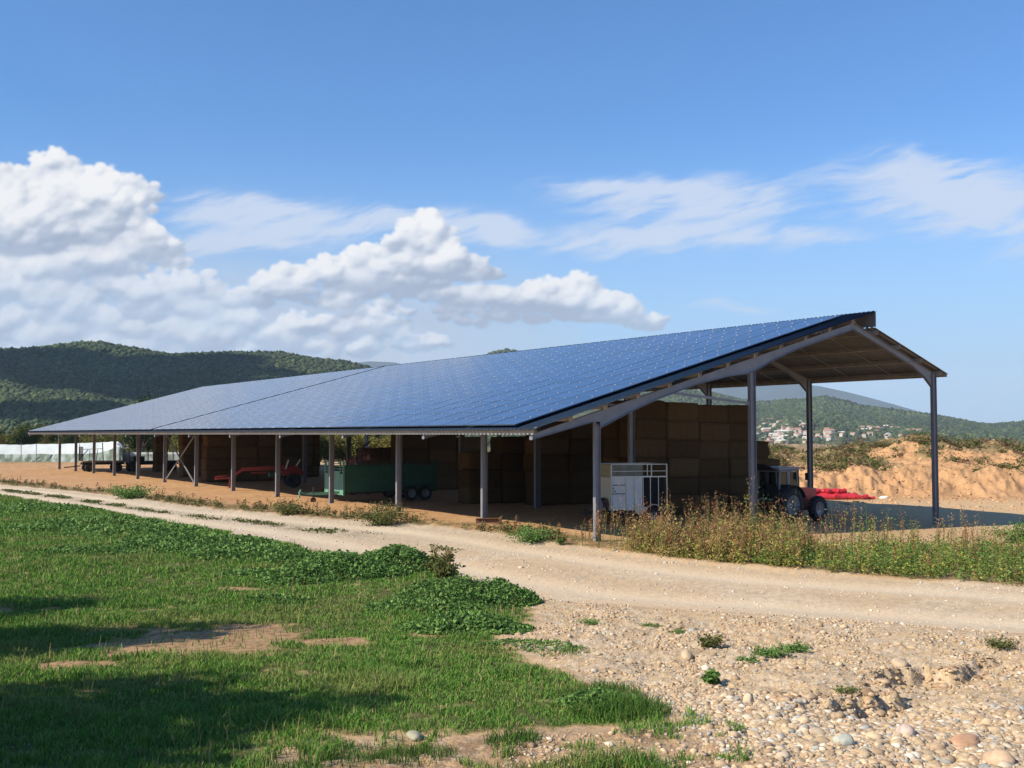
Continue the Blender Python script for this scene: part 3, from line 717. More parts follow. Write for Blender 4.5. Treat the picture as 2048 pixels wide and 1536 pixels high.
stack(35.2, 84, [(1.5, 5), (1.3, 5), (.6, 4)], 'dark stack right of red implement', depth=1)
stack(33.7, 66, [(1.5, 3), (1.5, 3)], 'three layer stack behind tedder', depth=1)
stack(30.6, 105, [(1.2, 4)], 'narrow stack beside wagon', depth=1)
stack(29.2, 92, [(2.1, 5)], 'stack second from far end', depth=1)

# ---------------------------------------------------------------- vehicle helpers
m_tyre = mat('tyre_rubber', (.022, .022, .024), .85, bump=.3, bscale=40)
m_rimw = mat('rim_grey', (.20, .21, .24), .5, metal=.2)
m_dark = mat('dark_steel', (.03, .03, .032), .6, metal=.3, var=.3)
m_rust = mat('rusty_steel', (.17, .075, .04), .85, var=.35, vscale=8, bump=.3)
m_white = mat('white_paint', (.72, .72, .70), .4, var=.06, vscale=3)
m_alu = mat('aluminium', (.55, .56, .55), .3, metal=.7, var=.1)
m_red = mat('red_paint', (.30, .03, .028), .45, var=.12, coat=.2)
m_green = mat('green_paint', (.02, .095, .06), .5, var=.15, vscale=3)
m_lgreen = mat('sunlit_green_paint', (.11, .28, .19), .5, var=.12, vscale=4)  # lighter copy of the trailer green, sunlight put into the colour
m_win = mat('window_glass', (.05, .07, .07), .05, trans=.9)
m_void = mat('black_trim_and_shade', (.012, .012, .012), .9)  # near-black for trim and seams, and for shade painted into openings
m_wood = mat('weathered_wood', (.24, .17, .10), .85, var=.3, vscale=5, stretch=(1, 8, 8), bump=.3)
def wheel(parent, x, y, r, w, rim=m_rimw, lug=False, axis='y', z=None, name='wheel'):
    z = r if z is None else z
    e = MB(); s = w / 2
    prof_ = [(r * .58, -s * .8), (r * .72, -s), (r * .93, -s * .95), (r, -s * .6), (r, s * .6), (r * .93, s * .95), (r * .72, s), (r * .58, s * .8)]
    e.lathe(prof_, (0, 0, 0), 'y', 32)
    if lug:
        for i in range(20):
            a = 2 * math.pi * i / 20
            for sd in (-1, 1):
                aa = a + (0.15 if sd > 0 else 0)
                p = (r * 1.0 * math.cos(aa), sd * s * .9, r * math.sin(aa)); q = (r * 1.03 * math.cos(aa + .16), sd * .01, r * 1.03 * math.sin(aa + .16)); e.bar(p, q, .06, .06, up=(math.cos(aa), 0, math.sin(aa)))
    t = e.build(name, m_tyre, parent, (x, y, z), (0, 0, 0 if axis == 'y' else math.pi / 2))
    f = MB(); f.lathe([(.001, -s * .25), (r * .2, -s * .3), (r * .24, -s * .5), (r * .5, -s * .35), (r * .585, -s * .84), (r * .585, s * .84), (r * .5, s * .35), (r * .2, s * .5), (.001, s * .5)], (0, 0, 0), 'y', 28)
    for i in range(6):
        a = math.pi * i / 3; f.cyl((r * .15 * math.cos(a), -s * .55, r * .15 * math.sin(a)), (r * .15 * math.cos(a), -s * .3, r * .15 * math.sin(a)), .014, n=6)
    f.build('rim', rim, t)
    return t

# ---------------------------------------------------------------- tractor, nose towards +X
tx, ty = 38.75, 33.1
tr = empty('tractor', (tx, ty, gz(tx, ty)), rad(2), label='red tractor with boxy glazed cab parked under the gable beside straw bales', cat='tractor')
for sy in (-.78, .78): wheel(tr, 0, sy, .80, .44, lug=True)
for sy in (-.76, .76): wheel(tr, 2.1, sy, .56, .34, lug=True)
b = MB(); b.box((-.35, -.26, .55), (2.5, .26, .95)); b.box((1.9, -.62, .45), (2.25, .62, .62)); b.box((-.18, -.6, .65), (.18, .6, .92)); b.build('chassis', m_red, tr, bevel=.02)
b = MB(); b.prism([(.75, .95), (2.62, .93), (2.66, 1.42), (2.45, 1.52), (.75, 1.6)], -.31, .31); b.build('hood', mat('shade_lifted_red', (.55, .05, .035), .4, var=.1), tr, bevel=.04)  # hood red raised in the colour to show despite the barn's shade
b = MB(); b.box((2.66, -.24, .98), (2.69, .24, 1.38))
for i in range(6): b.box((2.69, -.22, 1.02 + i * .06), (2.70, .22, 1.04 + i * .06))
g_ = b.build('grille', m_dark, tr)
for sy in (-.2, .2):
    b = MB(); b.cyl((2.66, sy, 1.44), (2.70, sy, 1.44), .06); b.build('headlight', m_alu, tr)
b = MB(); b.box((2.35, -.3, .62), (2.85, .3, .92)); b.build('front_weight', m_dark, tr, bevel=.02)
for sy in (-1, 1):      # curved mudguards
    b = MB(); pts = [(.93 * math.cos(a) * 1.0, .8 + .93 * math.sin(a)) for a in np.linspace(.35, 2.9, 9)]
    for (xa, za), (xb, zb) in zip(pts[:-1], pts[1:]): b.prism([(xa, za), (xb, zb), (xb * 1.03, zb + .03), (xa * 1.03, za + .03)], min(sy * .52, sy * 1.02), max(sy * .52, sy * 1.02))
    b.build('mudguard', m_dark, tr)
cabp = MB()
for sy in (-.62, .62):
    for (xa, xb) in ((-.62, -.55), (.08, .06), (.78, .70)):
        wdt = .09 if xa != .08 else .2
        cabp.bar((xa, sy, 1.02), (xb, sy, 2.42), .06, wdt, up=(1, 0, 0))
    cabp.box((-.62, sy - .03, 1.0), (.8, sy + .03, 1.12)); cabp.box((-.6, sy - .03, 2.36), (.75, sy + .03, 2.44))
for xx in (-.6, .74): cabp.box((xx - .03, -.59, 1.0), (xx + .03, .59, 1.1)); cabp.box((xx - .03, -.59, 2.36), (xx + .03, .59, 2.44))
cb_ = cabp.build('cab', mat('cab_grey', (.17, .18, .20), .5, var=.1), tr)
b = MB(); b.box((-.68, -.70, 2.445), (.88, .70, 2.58)); b.build('cab_roof', mat('faded_roof_paint', (.28, .28, .29), .5), tr, bevel=.05)
for sy in (-.62, .62):
    b = MB(); b.box((-.52, sy - .006, 1.14), (-.0, sy + .006, 2.34)); b.box((.14, sy - .006, 1.14), (.68, sy + .006, 2.34)); b.build('cab_window', m_win, tr)
b = MB(); b.box((.735, -.56, 1.14), (.745, .56, 2.34)); b.build('cab_window', m_win, tr)
b = MB(); b.bar((-.62, 0, 2.42), (-1.5, 0, 2.74), 1.1, .03); b.build('rear_window', m_dark, tr)
b = MB(); b.box((-.35, -.28, 1.05), (.1, .28, 1.2)); b.box((-.45, -.28, 1.2), (-.32, .28, 1.75)); b.build('seat', m_void, tr, bevel=.03)
b = MB(); b.cyl((.35, 0, 1.2), (.52, 0, 1.55), .02); b.lathe([(.19, 0), (.205, .015), (.19, .03)], (.52, 0, 1.55), 'z', 20); b.build('steering_wheel', m_void, tr)
b = MB(); b.cyl((1.35, -.22, 1.5), (1.35, -.22, 2.1), .05); b.cyl((1.35, -.22, 2.1), (1.35, -.22, 2.45), .03); b.build('exhaust', m_dark, tr)
b = MB(); b.bar((.86, -.66, 2.2), (1.0, -.95, 2.2), .02, .02); b.box((.99, -1.05, 1.95), (1.01, -.88, 2.3)); b.build('mirror', m_dark, tr)
b = MB(); b.bar((-.4, -.3, .7), (-1.15, -.35, .5), .05, .08); b.bar((-.4, .3, .7), (-1.15, .35, .5), .05, .08); b.bar((-.4, 0, 1.1), (-1.0, 0, .95), .05, .05); b.build('hitch', m_dark, tr)
for k in range(3):
    b = MB(); b.box((-.02, -1.06, .35 + .18 * k), (.4, -.95, .38 + .18 * k)); b.build('step', m_dark, tr)

# ---------------------------------------------------------------- white livestock trailer
LN, WD, ZB, ZM, ZT = 2.62, 1.75, .60, 2.02, 2.60
wx, wy = 29.35, 34.2
wt = empty('livestock_trailer', (wx, wy, gz(wx + 1, wy + 1)), rad(-20), label='small white livestock trailer with barred rear opening parked behind the corner column', cat='trailer')
b = MB(); b.box((0, 0, ZB - .12), (LN, WD, ZB)); b.bar((0, WD / 2, ZB - .1), (-.9, WD / 2 + .4, ZB - .16), .12, .1); b.build('chassis', m_dark, wt)
def pan(a, c, z0, z1, m, nm, y=0., t=.03, **k): bb = MB(); bb.box((a, y, z0), (c, y + t, z1)); return bb.build(nm, m, wt, bevel=.006, **k)
m_crm = mat('cream_paint', (.62, .60, .50), .45, var=.06)
dr = pan(.07, .66, ZB + .02, ZM, m_white, 'door', label='white side door with three panels')
for z in (ZB + .70, ZB + 1.08): bb = MB(); bb.box((.07, -.008, z), (.66, -.001, z + .035)); bb.build('seam', m_void, dr)
bb = MB(); bb.box((.12, -.03, ZB + .80), (.22, -.008, ZB + .84)); bb.box((.09, -.03, ZB + .9), (.12, -.008, ZB + 1.0)); bb.build('handle', m_dark, dr)
pan(.73, 1.07, ZB, ZM, m_white, 'side_panel'); pan(1.12, 1.46, ZB, ZM, m_white, 'side_panel')
bb = MB(); bb.box((1.48, .2, ZB), (LN - .06, WD - .1, ZM - .02)); bb.build('dark_load_block', m_void, wt)  # solid near-black block: shade behind the bars put into its colour
b = MB()
for x in (.0, .67, 1.08, LN - .03): b.box((x, -.012, ZB), (x + .045, .04, ZT if x in (.0, LN - .03) else ZM + .05))
b.box((0, -.02, ZM + .0), (LN, .04, ZM + .055)); b.box((0, -.015, ZT - .03), (LN, .03, ZT)); b.box((.05, -.013, ZM + .26), (LN, .02, ZM + .285)); b.box((1.68, -.013, ZM + .05), (1.71, .02, ZT - .03))
b.box((LN - .03, WD - .04, ZB), (LN + .02, WD, ZT)); b.box((0, WD - .04, ZT - .03), (LN, WD, ZT)); b.box((LN - .03, 0.04, ZT - .03), (LN, WD - .04, ZT)); b.box((-.01, .04, ZT - .03), (.03, WD - .04, ZT)); b.box((-.02, .04, ZM), (.02, WD - .04, ZM + .05)); b.box((-.02, .04, ZM + .27), (.02, WD - .04, ZM + .3))
b.build('frame', m_alu, wt)
b = MB()
for x in (1.48, 1.82, 2.2): b.box((x, -.01, ZB), (x + .03, .03, ZM))
b.build('bars', m_alu, wt)
pan(.06, 1.5, ZM + .06, ZT - .03, mat('dull_metal_sheet', (.16, .16, .135), .35, metal=.4, var=.3, vscale=2), 'upper_panel', y=.022, t=.01)
pan(0.06, LN, ZB, ZM, m_white, 'side_panel', y=WD - .03)
bb = MB(); bb.box((-.0, .045, ZB), (.03, WD - .045, ZM)); bb.build('front_panel', m_crm, wt)
bb = MB(); bb.box((.0, .045, ZM + .06), (.02, WD - .045, ZT - .035)); bb.build('front_window', mat('yellowed_plastic', (.42, .40, .22), .3), wt)
b = MB(); pts = [(1.92 + .44 * math.cos(a), .40 + .44 * math.sin(a)) for a in np.linspace(.15, 2.9, 8)]
for (xa, za), (xb, zb) in zip(pts[:-1], pts[1:]): b.prism([(xa, za), (xb, zb), (xb, zb + .025), (xa, za + .025)], -.26, .0)
b.prism([(1.1, ZB - .12), (1.5, .45), (1.6, .72), (1.2, .86), (1.1, .86)], -.035, -.002); b.build('mudguard', m_alu, wt)
wheel(wt, 1.92, -.13, .34, .2); wheel(wt, 1.92, WD + .13, .34, .2); wheel(wt, -.16, .55, .36, .18, z=.78, name='spare_wheel', axis='x')
b = MB(); b.cyl((-.75, WD / 2 + .3, 0), (-.75, WD / 2 + .3, .6), .03); b.build('jack_stand', m_dark, wt)
b = MB(); b.box((.5, .3, .25), (2.1, 1.5, .45)); b.build('axle_frame', m_dark, wt)

# ---------------------------------------------------------------- green livestock trailer
gx, gy = 25.5, 52.3
gt = empty('cattle_trailer', (gx, gy, gz(gx + 3, gy + 1)), rad(-1.5), label='long dark green cattle trailer on tandem wheels with slatted front lightened as if sunlit', cat='trailer')
LN, WD = 5.95, 2.5
b = MB(); b.box((0, .1, .5), (LN, WD - .1, .62)); b.build('chassis', m_dark, gt)
def gp(nm, a, c, m, **k): bb = MB(); bb.box(a, c); return bb.build(nm, m, gt, bevel=.008, **k)
gp('side_wall', (.1, 0, .6), (LN, .04, 2.02), m_green); gp('side_wall', (.1, WD - .04, .6), (LN, WD, 2.02), m_green)
gp('front_wall', (0, .5, .45), (.05, WD - .5, 1.75), m_lgreen, label='lower front wall, green lightened as if sunlit')
b = MB()
for y in (0, .45, WD - .5, WD - .05): b.box((-.03, y, .42), (.07, y + (.09 if y in (0, WD - .05) else .05), 2.32))
b.box((-.02, .09, 2.26), (.05, WD - .05, 2.32)); b.box((-.02, .09, .45), (.0, .45, 1.6)); b.box((-.02, WD - .45, .45), (.0, WD - .05, 1.6))
for k in range(4): b.box((-.015, .09, 1.72 + .14 * k), (.03, WD - .05, 1.76 + .14 * k))
b.build('front_frame', m_lgreen, gt)
b = MB()
for k in range(7): b.box((.3 + k * .9, -.03, .55), (.36 + k * .9, -.0, 2.2))
for z in (2.08, 2.22): b.box((.2, -.02, z), (LN, .02, z + .03))
b.build('side_rails', m_green, gt)
b = MB(); b.bar((0, WD / 2 - .35, .5), (-1.7, WD / 2, .5), .1, .12); b.bar((0, WD / 2 + .35, .5), (-1.7, WD / 2, .5), .1, .12); b.bar((-1.6, WD / 2, .52), (-2.1, WD / 2, .6), .12, .1); b.bar((-2.1, WD / 2, .3), (-2.0, WD / 2, .75), .1, .06)
b.build('drawbar', m_lgreen, gt)
b = MB(); b.cyl((-1.3, WD / 2 - .1, .15), (-1.3, WD / 2 - .1, .9), .035); b.build('jack', m_dark, gt)
wheel(gt, -1.3, WD / 2 - .1, .16, .1, rim=m_red, name='jockey_wheel')
for x in (4.15, 5.05):
    for y in (-.12, WD + .12): wheel(gt, x, y, .42, .24)
b = MB(); b.box((3.6, -.28, .92), (5.6, -.0, .95)); b.box((3.6, -.28, .7), (3.63, -.0, .92)); b.build('mudguard', m_green, gt)

# ---------------------------------------------------------------- red farm implement (long drawbar, two upright arms)
ri = empty('farm_implement', (26.0, 70.6, gz(26, 70.6)), rad(-16), label='long red towed implement with drawbar stand and wheels beside bales', cat='farm implement')
b = MB(); b.bar((.5, 0, 1.3), (3.9, 0, 1.42), .22, .28); b.bar((.5, 0, 1.25), (-.2, 0, .75), .15, .2); b.box((1.2, -.2, .98), (2.2, .2, 1.1)); b.build('beam', m_red, ri, bevel=.02)
b = MB(); b.bar((-.2, 0, .72), (-1.3, 0, .66), .14, .12); b.bar((-1.3, -.1, .8), (-.4, -.1, .9), .06, .06); b.build('drawbar', m_red, ri)
b = MB(); b.box((-.35, -.06, 0.04), (-.25, .06, .8)); b.box((-.42, -.12, 0), (-.18, .12, .04)); b.build('stand', m_red, ri)
b = MB(); b.box((3.2, -.7, .85), (4.7, .7, 1.2)); b.prism([(3.3, 1.2), (4.6, 1.2), (4.4, 1.5), (3.9, 1.45)], -.35, .35); b.build('body', m_red, ri, bevel=.04)
for y in (-.6, .6):
    b = MB(); b.bar((3.5 + .7 * (y > 0), y * .5, 1.3), (3.7 + .9 * (y > 0), y * .5, 1.95), .08, .1); b.build('arm', m_white, ri)
b = MB(); b.box((2.4, -.6, .75), (3.2, .6, 1.05)); b.build('tool_box', m_green, ri)
for y in (-.9, .9): wheel(ri, 4.0, y, .52, .32, rim=m_dark)

# ---------------------------------------------------------------- folded tedder behind the green trailer
td = empty('hay_tedder', (30.2, 59.5, gz(30.2, 59.5)), rad(20), label='folded hay tedder with raised rotor arms behind the green cattle trailer', cat='farm machine')
b = MB(); b.box((-1.2, -.08, .9), (1.2, .08, 1.06)); b.box((-.1, -.1, .3), (.1, .1, 3.0)); b.bar((0, 0, 2.9), (.9, 0, 3.4), .08, .08); b.bar((-1.0, 0, 1.0), (-1.25, 0, 3.0), .08, .08); b.bar((-1.25, 0, 3.0), (-.6, 0, 3.3), .06, .06); b.build('frame', m_dark, td)
for (x, z) in ((-.75, 2.1), (.55, 2.35), (1.5, 1.6)):
    b = MB(); b.cyl((x, -.12, z), (x, .12, z), .2)
    for i in range(7):
        a = 2 * math.pi * i / 7 + x; q = (x + .62 * math.cos(a), -.1, z + .62 * math.sin(a)); b.bar((x, -.05, z), q, .035, .035); b.bar(q, (q[0] + .1, -.35, q[2] - .05), .02, .02)
    b.build('rotor', m_red, td)
for x in (-.7, .7): wheel(td, x, 0, .3, .18, rim=m_red)

# ---------------------------------------------------------------- two flatbed wagons at the far end
def wagon(x, y, L, lab, rz, head):
    w = empty('flatbed_wagon', (x, y, gz(x, y)), rz, label=lab, cat='wagon', group='flatbed wagons under the far end of the barn')
    b = MB(); b.box((0, 0, .95), (L, 2.1, 1.07)); b.build('bed', m_wood if head else m_dark, w)
    b = MB(); b.box((.1, .5, .7), (L - .1, .62, .94)); b.box((.1, 1.5, .7), (L - .1, 1.62, .94)); b.box((.6, .3, .42), (.75, 1.8, .7)); b.box((L - .9, .3, .42), (L - .75, 1.8, .7)); b.build('chassis', m_dark, w)
    b = MB(); n = 5
    for k in range(n + 1): b.box((.0 + 0 * k, .0 + k * 2.06 / n, 1.07), (.05, .04 + k * 2.06 / n, 2.45))
    b.box((0, 0, 2.45), (.05, 2.1, 2.5))
    if head:
        for x_ in (.7, 1.4): b.bar((x_ - .1, .02, 1.07), (x_, .02, 2.2), .05, .05)
        b.bar((0, .02, 2.25), (1.9, .02, 2.3), .05, .05); b.bar((1.95, .02, 1.07), (1.85, .02, 2.9), .08, .08)
    else:
        b.bar((0, .02, 2.45), (1.9, .02, 2.45), .06, .06); b.bar((1.85, .02, 1.07), (1.85, .02, 2.45), .06, .06); b.box((.5, .3, 1.07), (1.6, 1.5, 1.55))
    b.build('headboard', m_dark, w)
    for x_ in (.68, L - .82):
        for y_ in (.15, 1.95): wheel(w, x_, y_, .42, .24, rim=m_dark)
    b = MB(); b.bar((0, 1.05, .6), (-1.5, 1.05, .45), .1, .1); b.build('drawbar', m_dark, w)
wagon(24.4, 108.2, 4.2, 'rusty flatbed wagon with slatted rack, leftmost vehicle under the barn', rad(-3), True)
wagon(28.2, 105.6, 5.2, 'dark flatbed wagon with square headboard frame, right of the rusty wagon', rad(2), False)

# ---------------------------------------------------------------- small things lying about
bx_, by_, bz_ = 24.35, Y0 + S0 - .35, 0
b = MB(); b.box((-.55, -.08, 0), (.55, .08, .018)); b.box((-.55, -.006, .018), (.55, .006, .19)); b.box((-.55, -.08, .19), (.55, .08, .208))
b.build('steel_offcut', m_rust, None, (24.55, Y0 + S0 - .45, gz(24.5, Y0 + S0 - .45)), (0, 0, rad(-30)), label='short rusty red I-beam lying against the foot of the second column', cat='steel beam')
m_pal = m_wood
def pallet(x, y, z, rz, lab):
    p = empty('pallet', (x, y, z), rz, label=lab, cat='pallet', group='pallets beside the tall bale stack')
    for k in range(7): b = MB(); b.box((-.6 + k * .175, -.5, .12), (-.5 + k * .175, .5, .142)); b.build('slat', m_pal, p)
    for k in range(3): b = MB(); b.box((-.6, -.5 + k * .45, .0), (.55, -.4 + k * .45, .118)); b.build('bearer', m_pal, p)
pallet(36.5, 31.6, gz(36.5, 31.6), .1, 'lower of two wooden pallets near the tractor rear wheel')
pallet(36.55, 31.65, gz(36.5, 31.6) + .145, .2, 'upper of two wooden pallets near the tractor rear wheel')
# red plastic sheeting in folded rolls
X_, Y_, Z_ = at(1672, 998)
m_rpl = mat('red_plastic', (.48, .025, .035), .4, var=.1, bump=.3, bscale=6)
b = MB()
for (x0, x1, yo, r, zz) in ((-2.4, 1.3, 0, .22, .2), (-2.2, 1.9, -.42, .17, .16), (-1.2, 1.0, .3, .2, .22), (-1.6, .6, .05, .18, .52), (.2, 2.5, -.2, .1, .09)):
    n = 9; pts = [(x0 + (x1 - x0) * i / n, yo + .06 * math.sin(i * 1.7 + x0), zz + .035 * math.sin(i * 2.3 + yo)) for i in range(n + 1)]
    for i in range(n): b.cyl(pts[i], pts[i + 1], r * (1 + .12 * math.sin(i * 2.1)), r * (1 + .12 * math.sin((i + 1) * 2.1)), n=12)
b.build('plastic_sheeting', m_rpl, None, (X_, Y_, Z_), (0, 0, rad(-30)), label='bright red rolled plastic sheeting lying on the ground in front of the earth bank', cat='plastic sheeting')

# ---------------------------------------------------------------- rocks that stand out
def rock(px, py, s, tint, lab, seed):
    x, y, z = at(px, py); rg = np.random.default_rng(seed); V, Fc = I3
    n = V * 1.0
    dsp = 1 + .30 * (fbm(n[:, 0] * 1.6 + seed, n[:, 1] * 1.6 + n[:, 2], seed) - .5) * 2
    P = V * dsp[:, None] * np.array(s)
    m = mat('stone', tint, .85, var=.18, vscale=9, bump=.4, bscale=25, bdist=.01, spec=.2)
    obj('rock', np_mesh('rock', P, Fc, m, True), None, (x, y, z + s[2] * .25), (0, 0, rg.random() * 3), label=lab, cat='rock')
rock(832, 1467, (.13, .08, .055), (.30, .29, .20), 'pale oval rock in the grass at the bottom of the scene', 1)
rock(1790, 1325, (.2, .14, .09), (.44, .33, .22), 'brown flat rock on the lip of the crumbled bank', 2)
rock(1918, 1478, (.26, .15, .07), (.45, .26, .15), 'flat orange brown slab among the pebbles at lower right', 3)
rock(1676, 1478, (.11, .1, .08), (.40, .40, .33), 'round grey green cobble left of the orange slab', 4)
rock(1800, 1462, (.11, .13, .1), (.48, .36, .29), 'pinkish cobble above the orange slab', 5)
rock(1490, 1397, (.07, .06, .09), (.50, .40, .28), 'upright tan cobble under the crumbled bank', 6)
rock(1985, 1515, (.16, .12, .1), (.44, .31, .2), 'brown cobble at the lower right corner', 7)
rock(1370, 1312, (.15, .1, .1), (.46, .35, .23), 'tan boulder half buried in the gravel slope', 8)
rock(1765, 997, (.28, .2, .14), (.72, .70, .62), 'small white rock on the yard before the earth bank', 9)
# ---------------------------------------------------------------- leaves
def leaf_cloud(C, size, colr, jit=.25, up=.0, fold=True, N_=None, aspect=.55):
    """one folded leaf (two quads) per centre"""
    n = len(C); size = np.broadcast_to(size, n)
    d = RNG.normal(size=(n, 3)); d[:, 2] = d[:, 2] * .5 + up; d /= np.linalg.norm(d, axis=1)[:, None]
    w = np.cross(d, RNG.normal(size=(n, 3))); w /= np.linalg.norm(w, axis=1)[:, None] + 1e-9
    nn = np.cross(d, w); s = size[:, None]
    a = C; m1 = C + d * s * .45; t = C + d * s - nn * s * .12
    l = m1 + w * s * aspect * .5 + nn * s * .1; r = m1 - w * s * aspect * .5 + nn * s * .1
    V = np.stack([a, l, t, r], 1).reshape(-1, 3)
    i = np.arange(n) * 4
    Fc = np.concatenate([np.stack([i, i + 1, i + 2], -1), np.stack([i, i + 2, i + 3], -1)])
    col = np.repeat(colr * (1 + jit * (RNG.random((n, 1)) - .5) * 2), 4, 0)
    return V, Fc, col
def leafmat(name):
    m = mat(name, attr='Col', rough=.75, spec=.15); nt_ = m.node_tree; b = nt_.nodes['Principled BSDF']
    tr_ = nt_.nodes.new('ShaderNodeBsdfTranslucent'); mx = nt_.nodes.new('ShaderNodeMixShader'); mx.inputs[0].default_value = .25
    at_ = [q for q in nt_.nodes if q.type == 'ATTRIBUTE'][0]; nt_.links.new(at_.outputs['Color'], tr_.inputs[0])
    nt_.links.new(b.outputs[0], mx.inputs[1]); nt_.links.new(tr_.outputs[0], mx.inputs[2]); nt_.links.new(mx.outputs[0], nt_.nodes['Material Output'].inputs[0])
    return m
m_leaf = leafmat('leaves'); m_bark = mat('bark', (.11, .085, .06), .9, var=.3, bump=.5)
def tree_mesh(h, rad_, n, cols, lsize, seed, trunk=.3, oval=1.0):
    global RNG
    rg = np.random.default_rng(seed); mb = MB(); th = h * trunk
    mb.cyl((0, 0, -.3), (.05, .03, th), h * .028, h * .02, n=8, cap=False)
    cl = []
    for i in range(13):
        a = rg.random() * 6.283; q = rg.random() ** .5 * rad_ * .72; z = th + (h - th) * (.12 + .75 * rg.random()); q *= (1 - .5 * abs((z - th) / (h - th) - .4))
        c = (q * math.cos(a), q * math.sin(a), z); cl.append((c, rad_ * (.3 + .25 * rg.random())))
        mb.cyl((.05, .03, th * .9), c, h * .012, h * .004, n=5, cap=False)
    cl.append(((0, 0, h * .88), rad_ * .4)); cl.append(((0, 0, th + (h - th) * .5), rad_ * .6))
    P = []; T = []
    for (c, r) in cl:
        k = int(n * r * r / sum(q[1] ** 2 for q in cl)); v = rg.normal(size=(k, 3)); v /= np.linalg.norm(v, axis=1)[:, None]
        v *= (r * (.55 + .5 * rg.random((k, 1)))) ; v[:, 2] *= oval; P.append(v + np.array(c)); T.append(np.tile(np.array(cols[rg.integers(len(cols))]), (k, 1)))
    V, Fc, col = leaf_cloud(np.concatenate(P), lsize * RNG.uniform(.7, 1.3, sum(len(p) for p in P)), np.concatenate(T), .3)
    return mb.mesh('trunk', m_bark), np_mesh('crown', V, Fc, m_leaf, False, col)
def tree(me, x, y, s, lab, grp, name='tree', cat='tree', z=None):
    t = empty(name, (x, y, gz(x, y) if z is None else z), RNG.random() * 6.28, label=lab, cat=cat, group=grp); t.scale = (s, s, s * RNG.uniform(.9, 1.1))
    obj('trunk', me[0], t); obj('crown', me[1], t); return t
g1 = [(.07, .10, .03), (.10, .125, .035), (.055, .08, .028)]; g2 = [(.16, .155, .04), (.20, .17, .045), (.12, .135, .035)]; g3 = [(.035, .06, .022), (.05, .075, .028)]
T_mid = tree_mesh(6, 2.6, 2600, g1, .34, 3, .22); T_yel = tree_mesh(4.2, 2.3, 2200, g2, .30, 4, .15); T_drk = tree_mesh(9, 3.0, 3200, g3, .42, 5, .18, 1.25)
KINDS = [(T_yel, 'yellowish green round tree in the orchard row beyond the barn', 'yellowish orchard trees'), (T_mid, 'mid green tree in the belt beyond the barn', 'mid green trees beyond the barn'), (T_drk, 'tall dark green tree behind the orchard row', 'dark trees beyond the barn')]
def far_tree(px, d, kind, s):
    r = (px - 1024) / F * d; me, lab, grp = KINDS[kind]; tree(me, FX * d + FY * r, FY * d - FX * r, s, lab, grp)
for i in range(26): far_tree(-80 + i * 20 + RNG.uniform(-8, 8), RNG.uniform(172, 192), 0 if RNG.random() < .7 else 1, RNG.uniform(.8, 1.05) * .92)
for i in range(12): far_tree(-60 + i * 48 + RNG.uniform(-16, 16), RNG.uniform(215, 250), 1, RNG.uniform(.7, .85))
for i in range(24): far_tree(270 + i * 10 + RNG.uniform(-6, 6) + (200 if i > 13 else 0), RNG.uniform(150, 215), [1, 2, 2, 0][i % 4], RNG.uniform(.75, 1.1))
for i in range(9): far_tree(640 + i * 18 + RNG.uniform(-5, 5), RNG.uniform(118, 135), 0, RNG.uniform(.7, .95))
for i in range(9): far_tree(640 + i * 20 + RNG.uniform(-5, 5), RNG.uniform(190, 230), 1 + i % 2, RNG.uniform(.9, 1.2))
# trees beside the viewer, outside the picture on the left: front ones shade the grass
T_big = tree_mesh(8.6, 2.3, 15000, g1, .26, 9, .12, 1.5)
for (x, y, s, q) in ((-6.6, 14.9, 1.0, 'nearest'), (-8.2, 12.6, 1.0, 'second'), (-10.0, 10.6, 1.0, 'bushiest'), (-12.5, 7.0, 1.05, 'added sky-blocking rearmost'), (-12.0, 18.0, 1.1, 'added sky-blocking second row'), (-13.0, 24.0, 1.1, 'added sky-blocking tallest back row'), (-5.6, 22.1, .98, 'third'), (-7.4, 27.0, 1.0, 'farthest')):  # rearmost and back-row trees are added, unseen, to block skylight on the grass
    tree(T_big, x, y, s, f'{q} leafy roadside tree standing left of the grass field', 'roadside trees')

# ---------------------------------------------------------------- net tunnel and low net fence on the left
m_net = mat('white_net', (.46, .50, .49), .8, var=.1, vscale=.8, bump=.4, bscale=3, bdist=.1); m_netg = mat('grey_green_net', (.10, .14, .09), .85, var=.35, vscale=.9, stretch=(1.2, 1.2, .6), col2=(.24, .28, .25)); m_nete = mat('pale_end_net', (.20, .235, .19), .85, var=.3, vscale=1.5)
nt_ = empty('net_tunnel', (*flat(100, 925, 3.9), 0), label='long white topped net tunnel with grey green sides at the far left', cat='net tunnel')
bx0 = np.array(flat(100, 925, 3.9))
def tun(px, d): r = (px - 1024) / F * d; return np.array((FX * d + FY * r, FY * d - FX * r))
segs = [(-420, 142, 2.2), (-250, 142, 2.25), (-120, 141, 2.3), (0, 141, 2.35), (45, 141, 2.28), (75, 141, 2.4), (130, 140.5, 2.42), (170, 140, 2.55), (210, 140, 2.65), (238, 139.5, 2.8), (246, 139.5, 2.4)]
nrm = (tun(0, 160) - tun(0, 141)); nrm = nrm / np.linalg.norm(nrm)
V = []; m_i = []; Fq = []
pr_ = [(-.5, 0, 0), (-.1, .42, 0), (.15, 1.0, 0), (.22, 1.0, 1), (.9, 1.12, 1), (2.2, 1.05, 1), (3.2, .5, 1), (3.6, 0, 1)]
fine = []
for (a, b_) in zip(segs[:-1], segs[1:]):
    for k in range(8): t = k / 8; fine.append(tuple(a[i] + (b_[i] - a[i]) * t for i in range(3)))
fine.append(segs[-1])
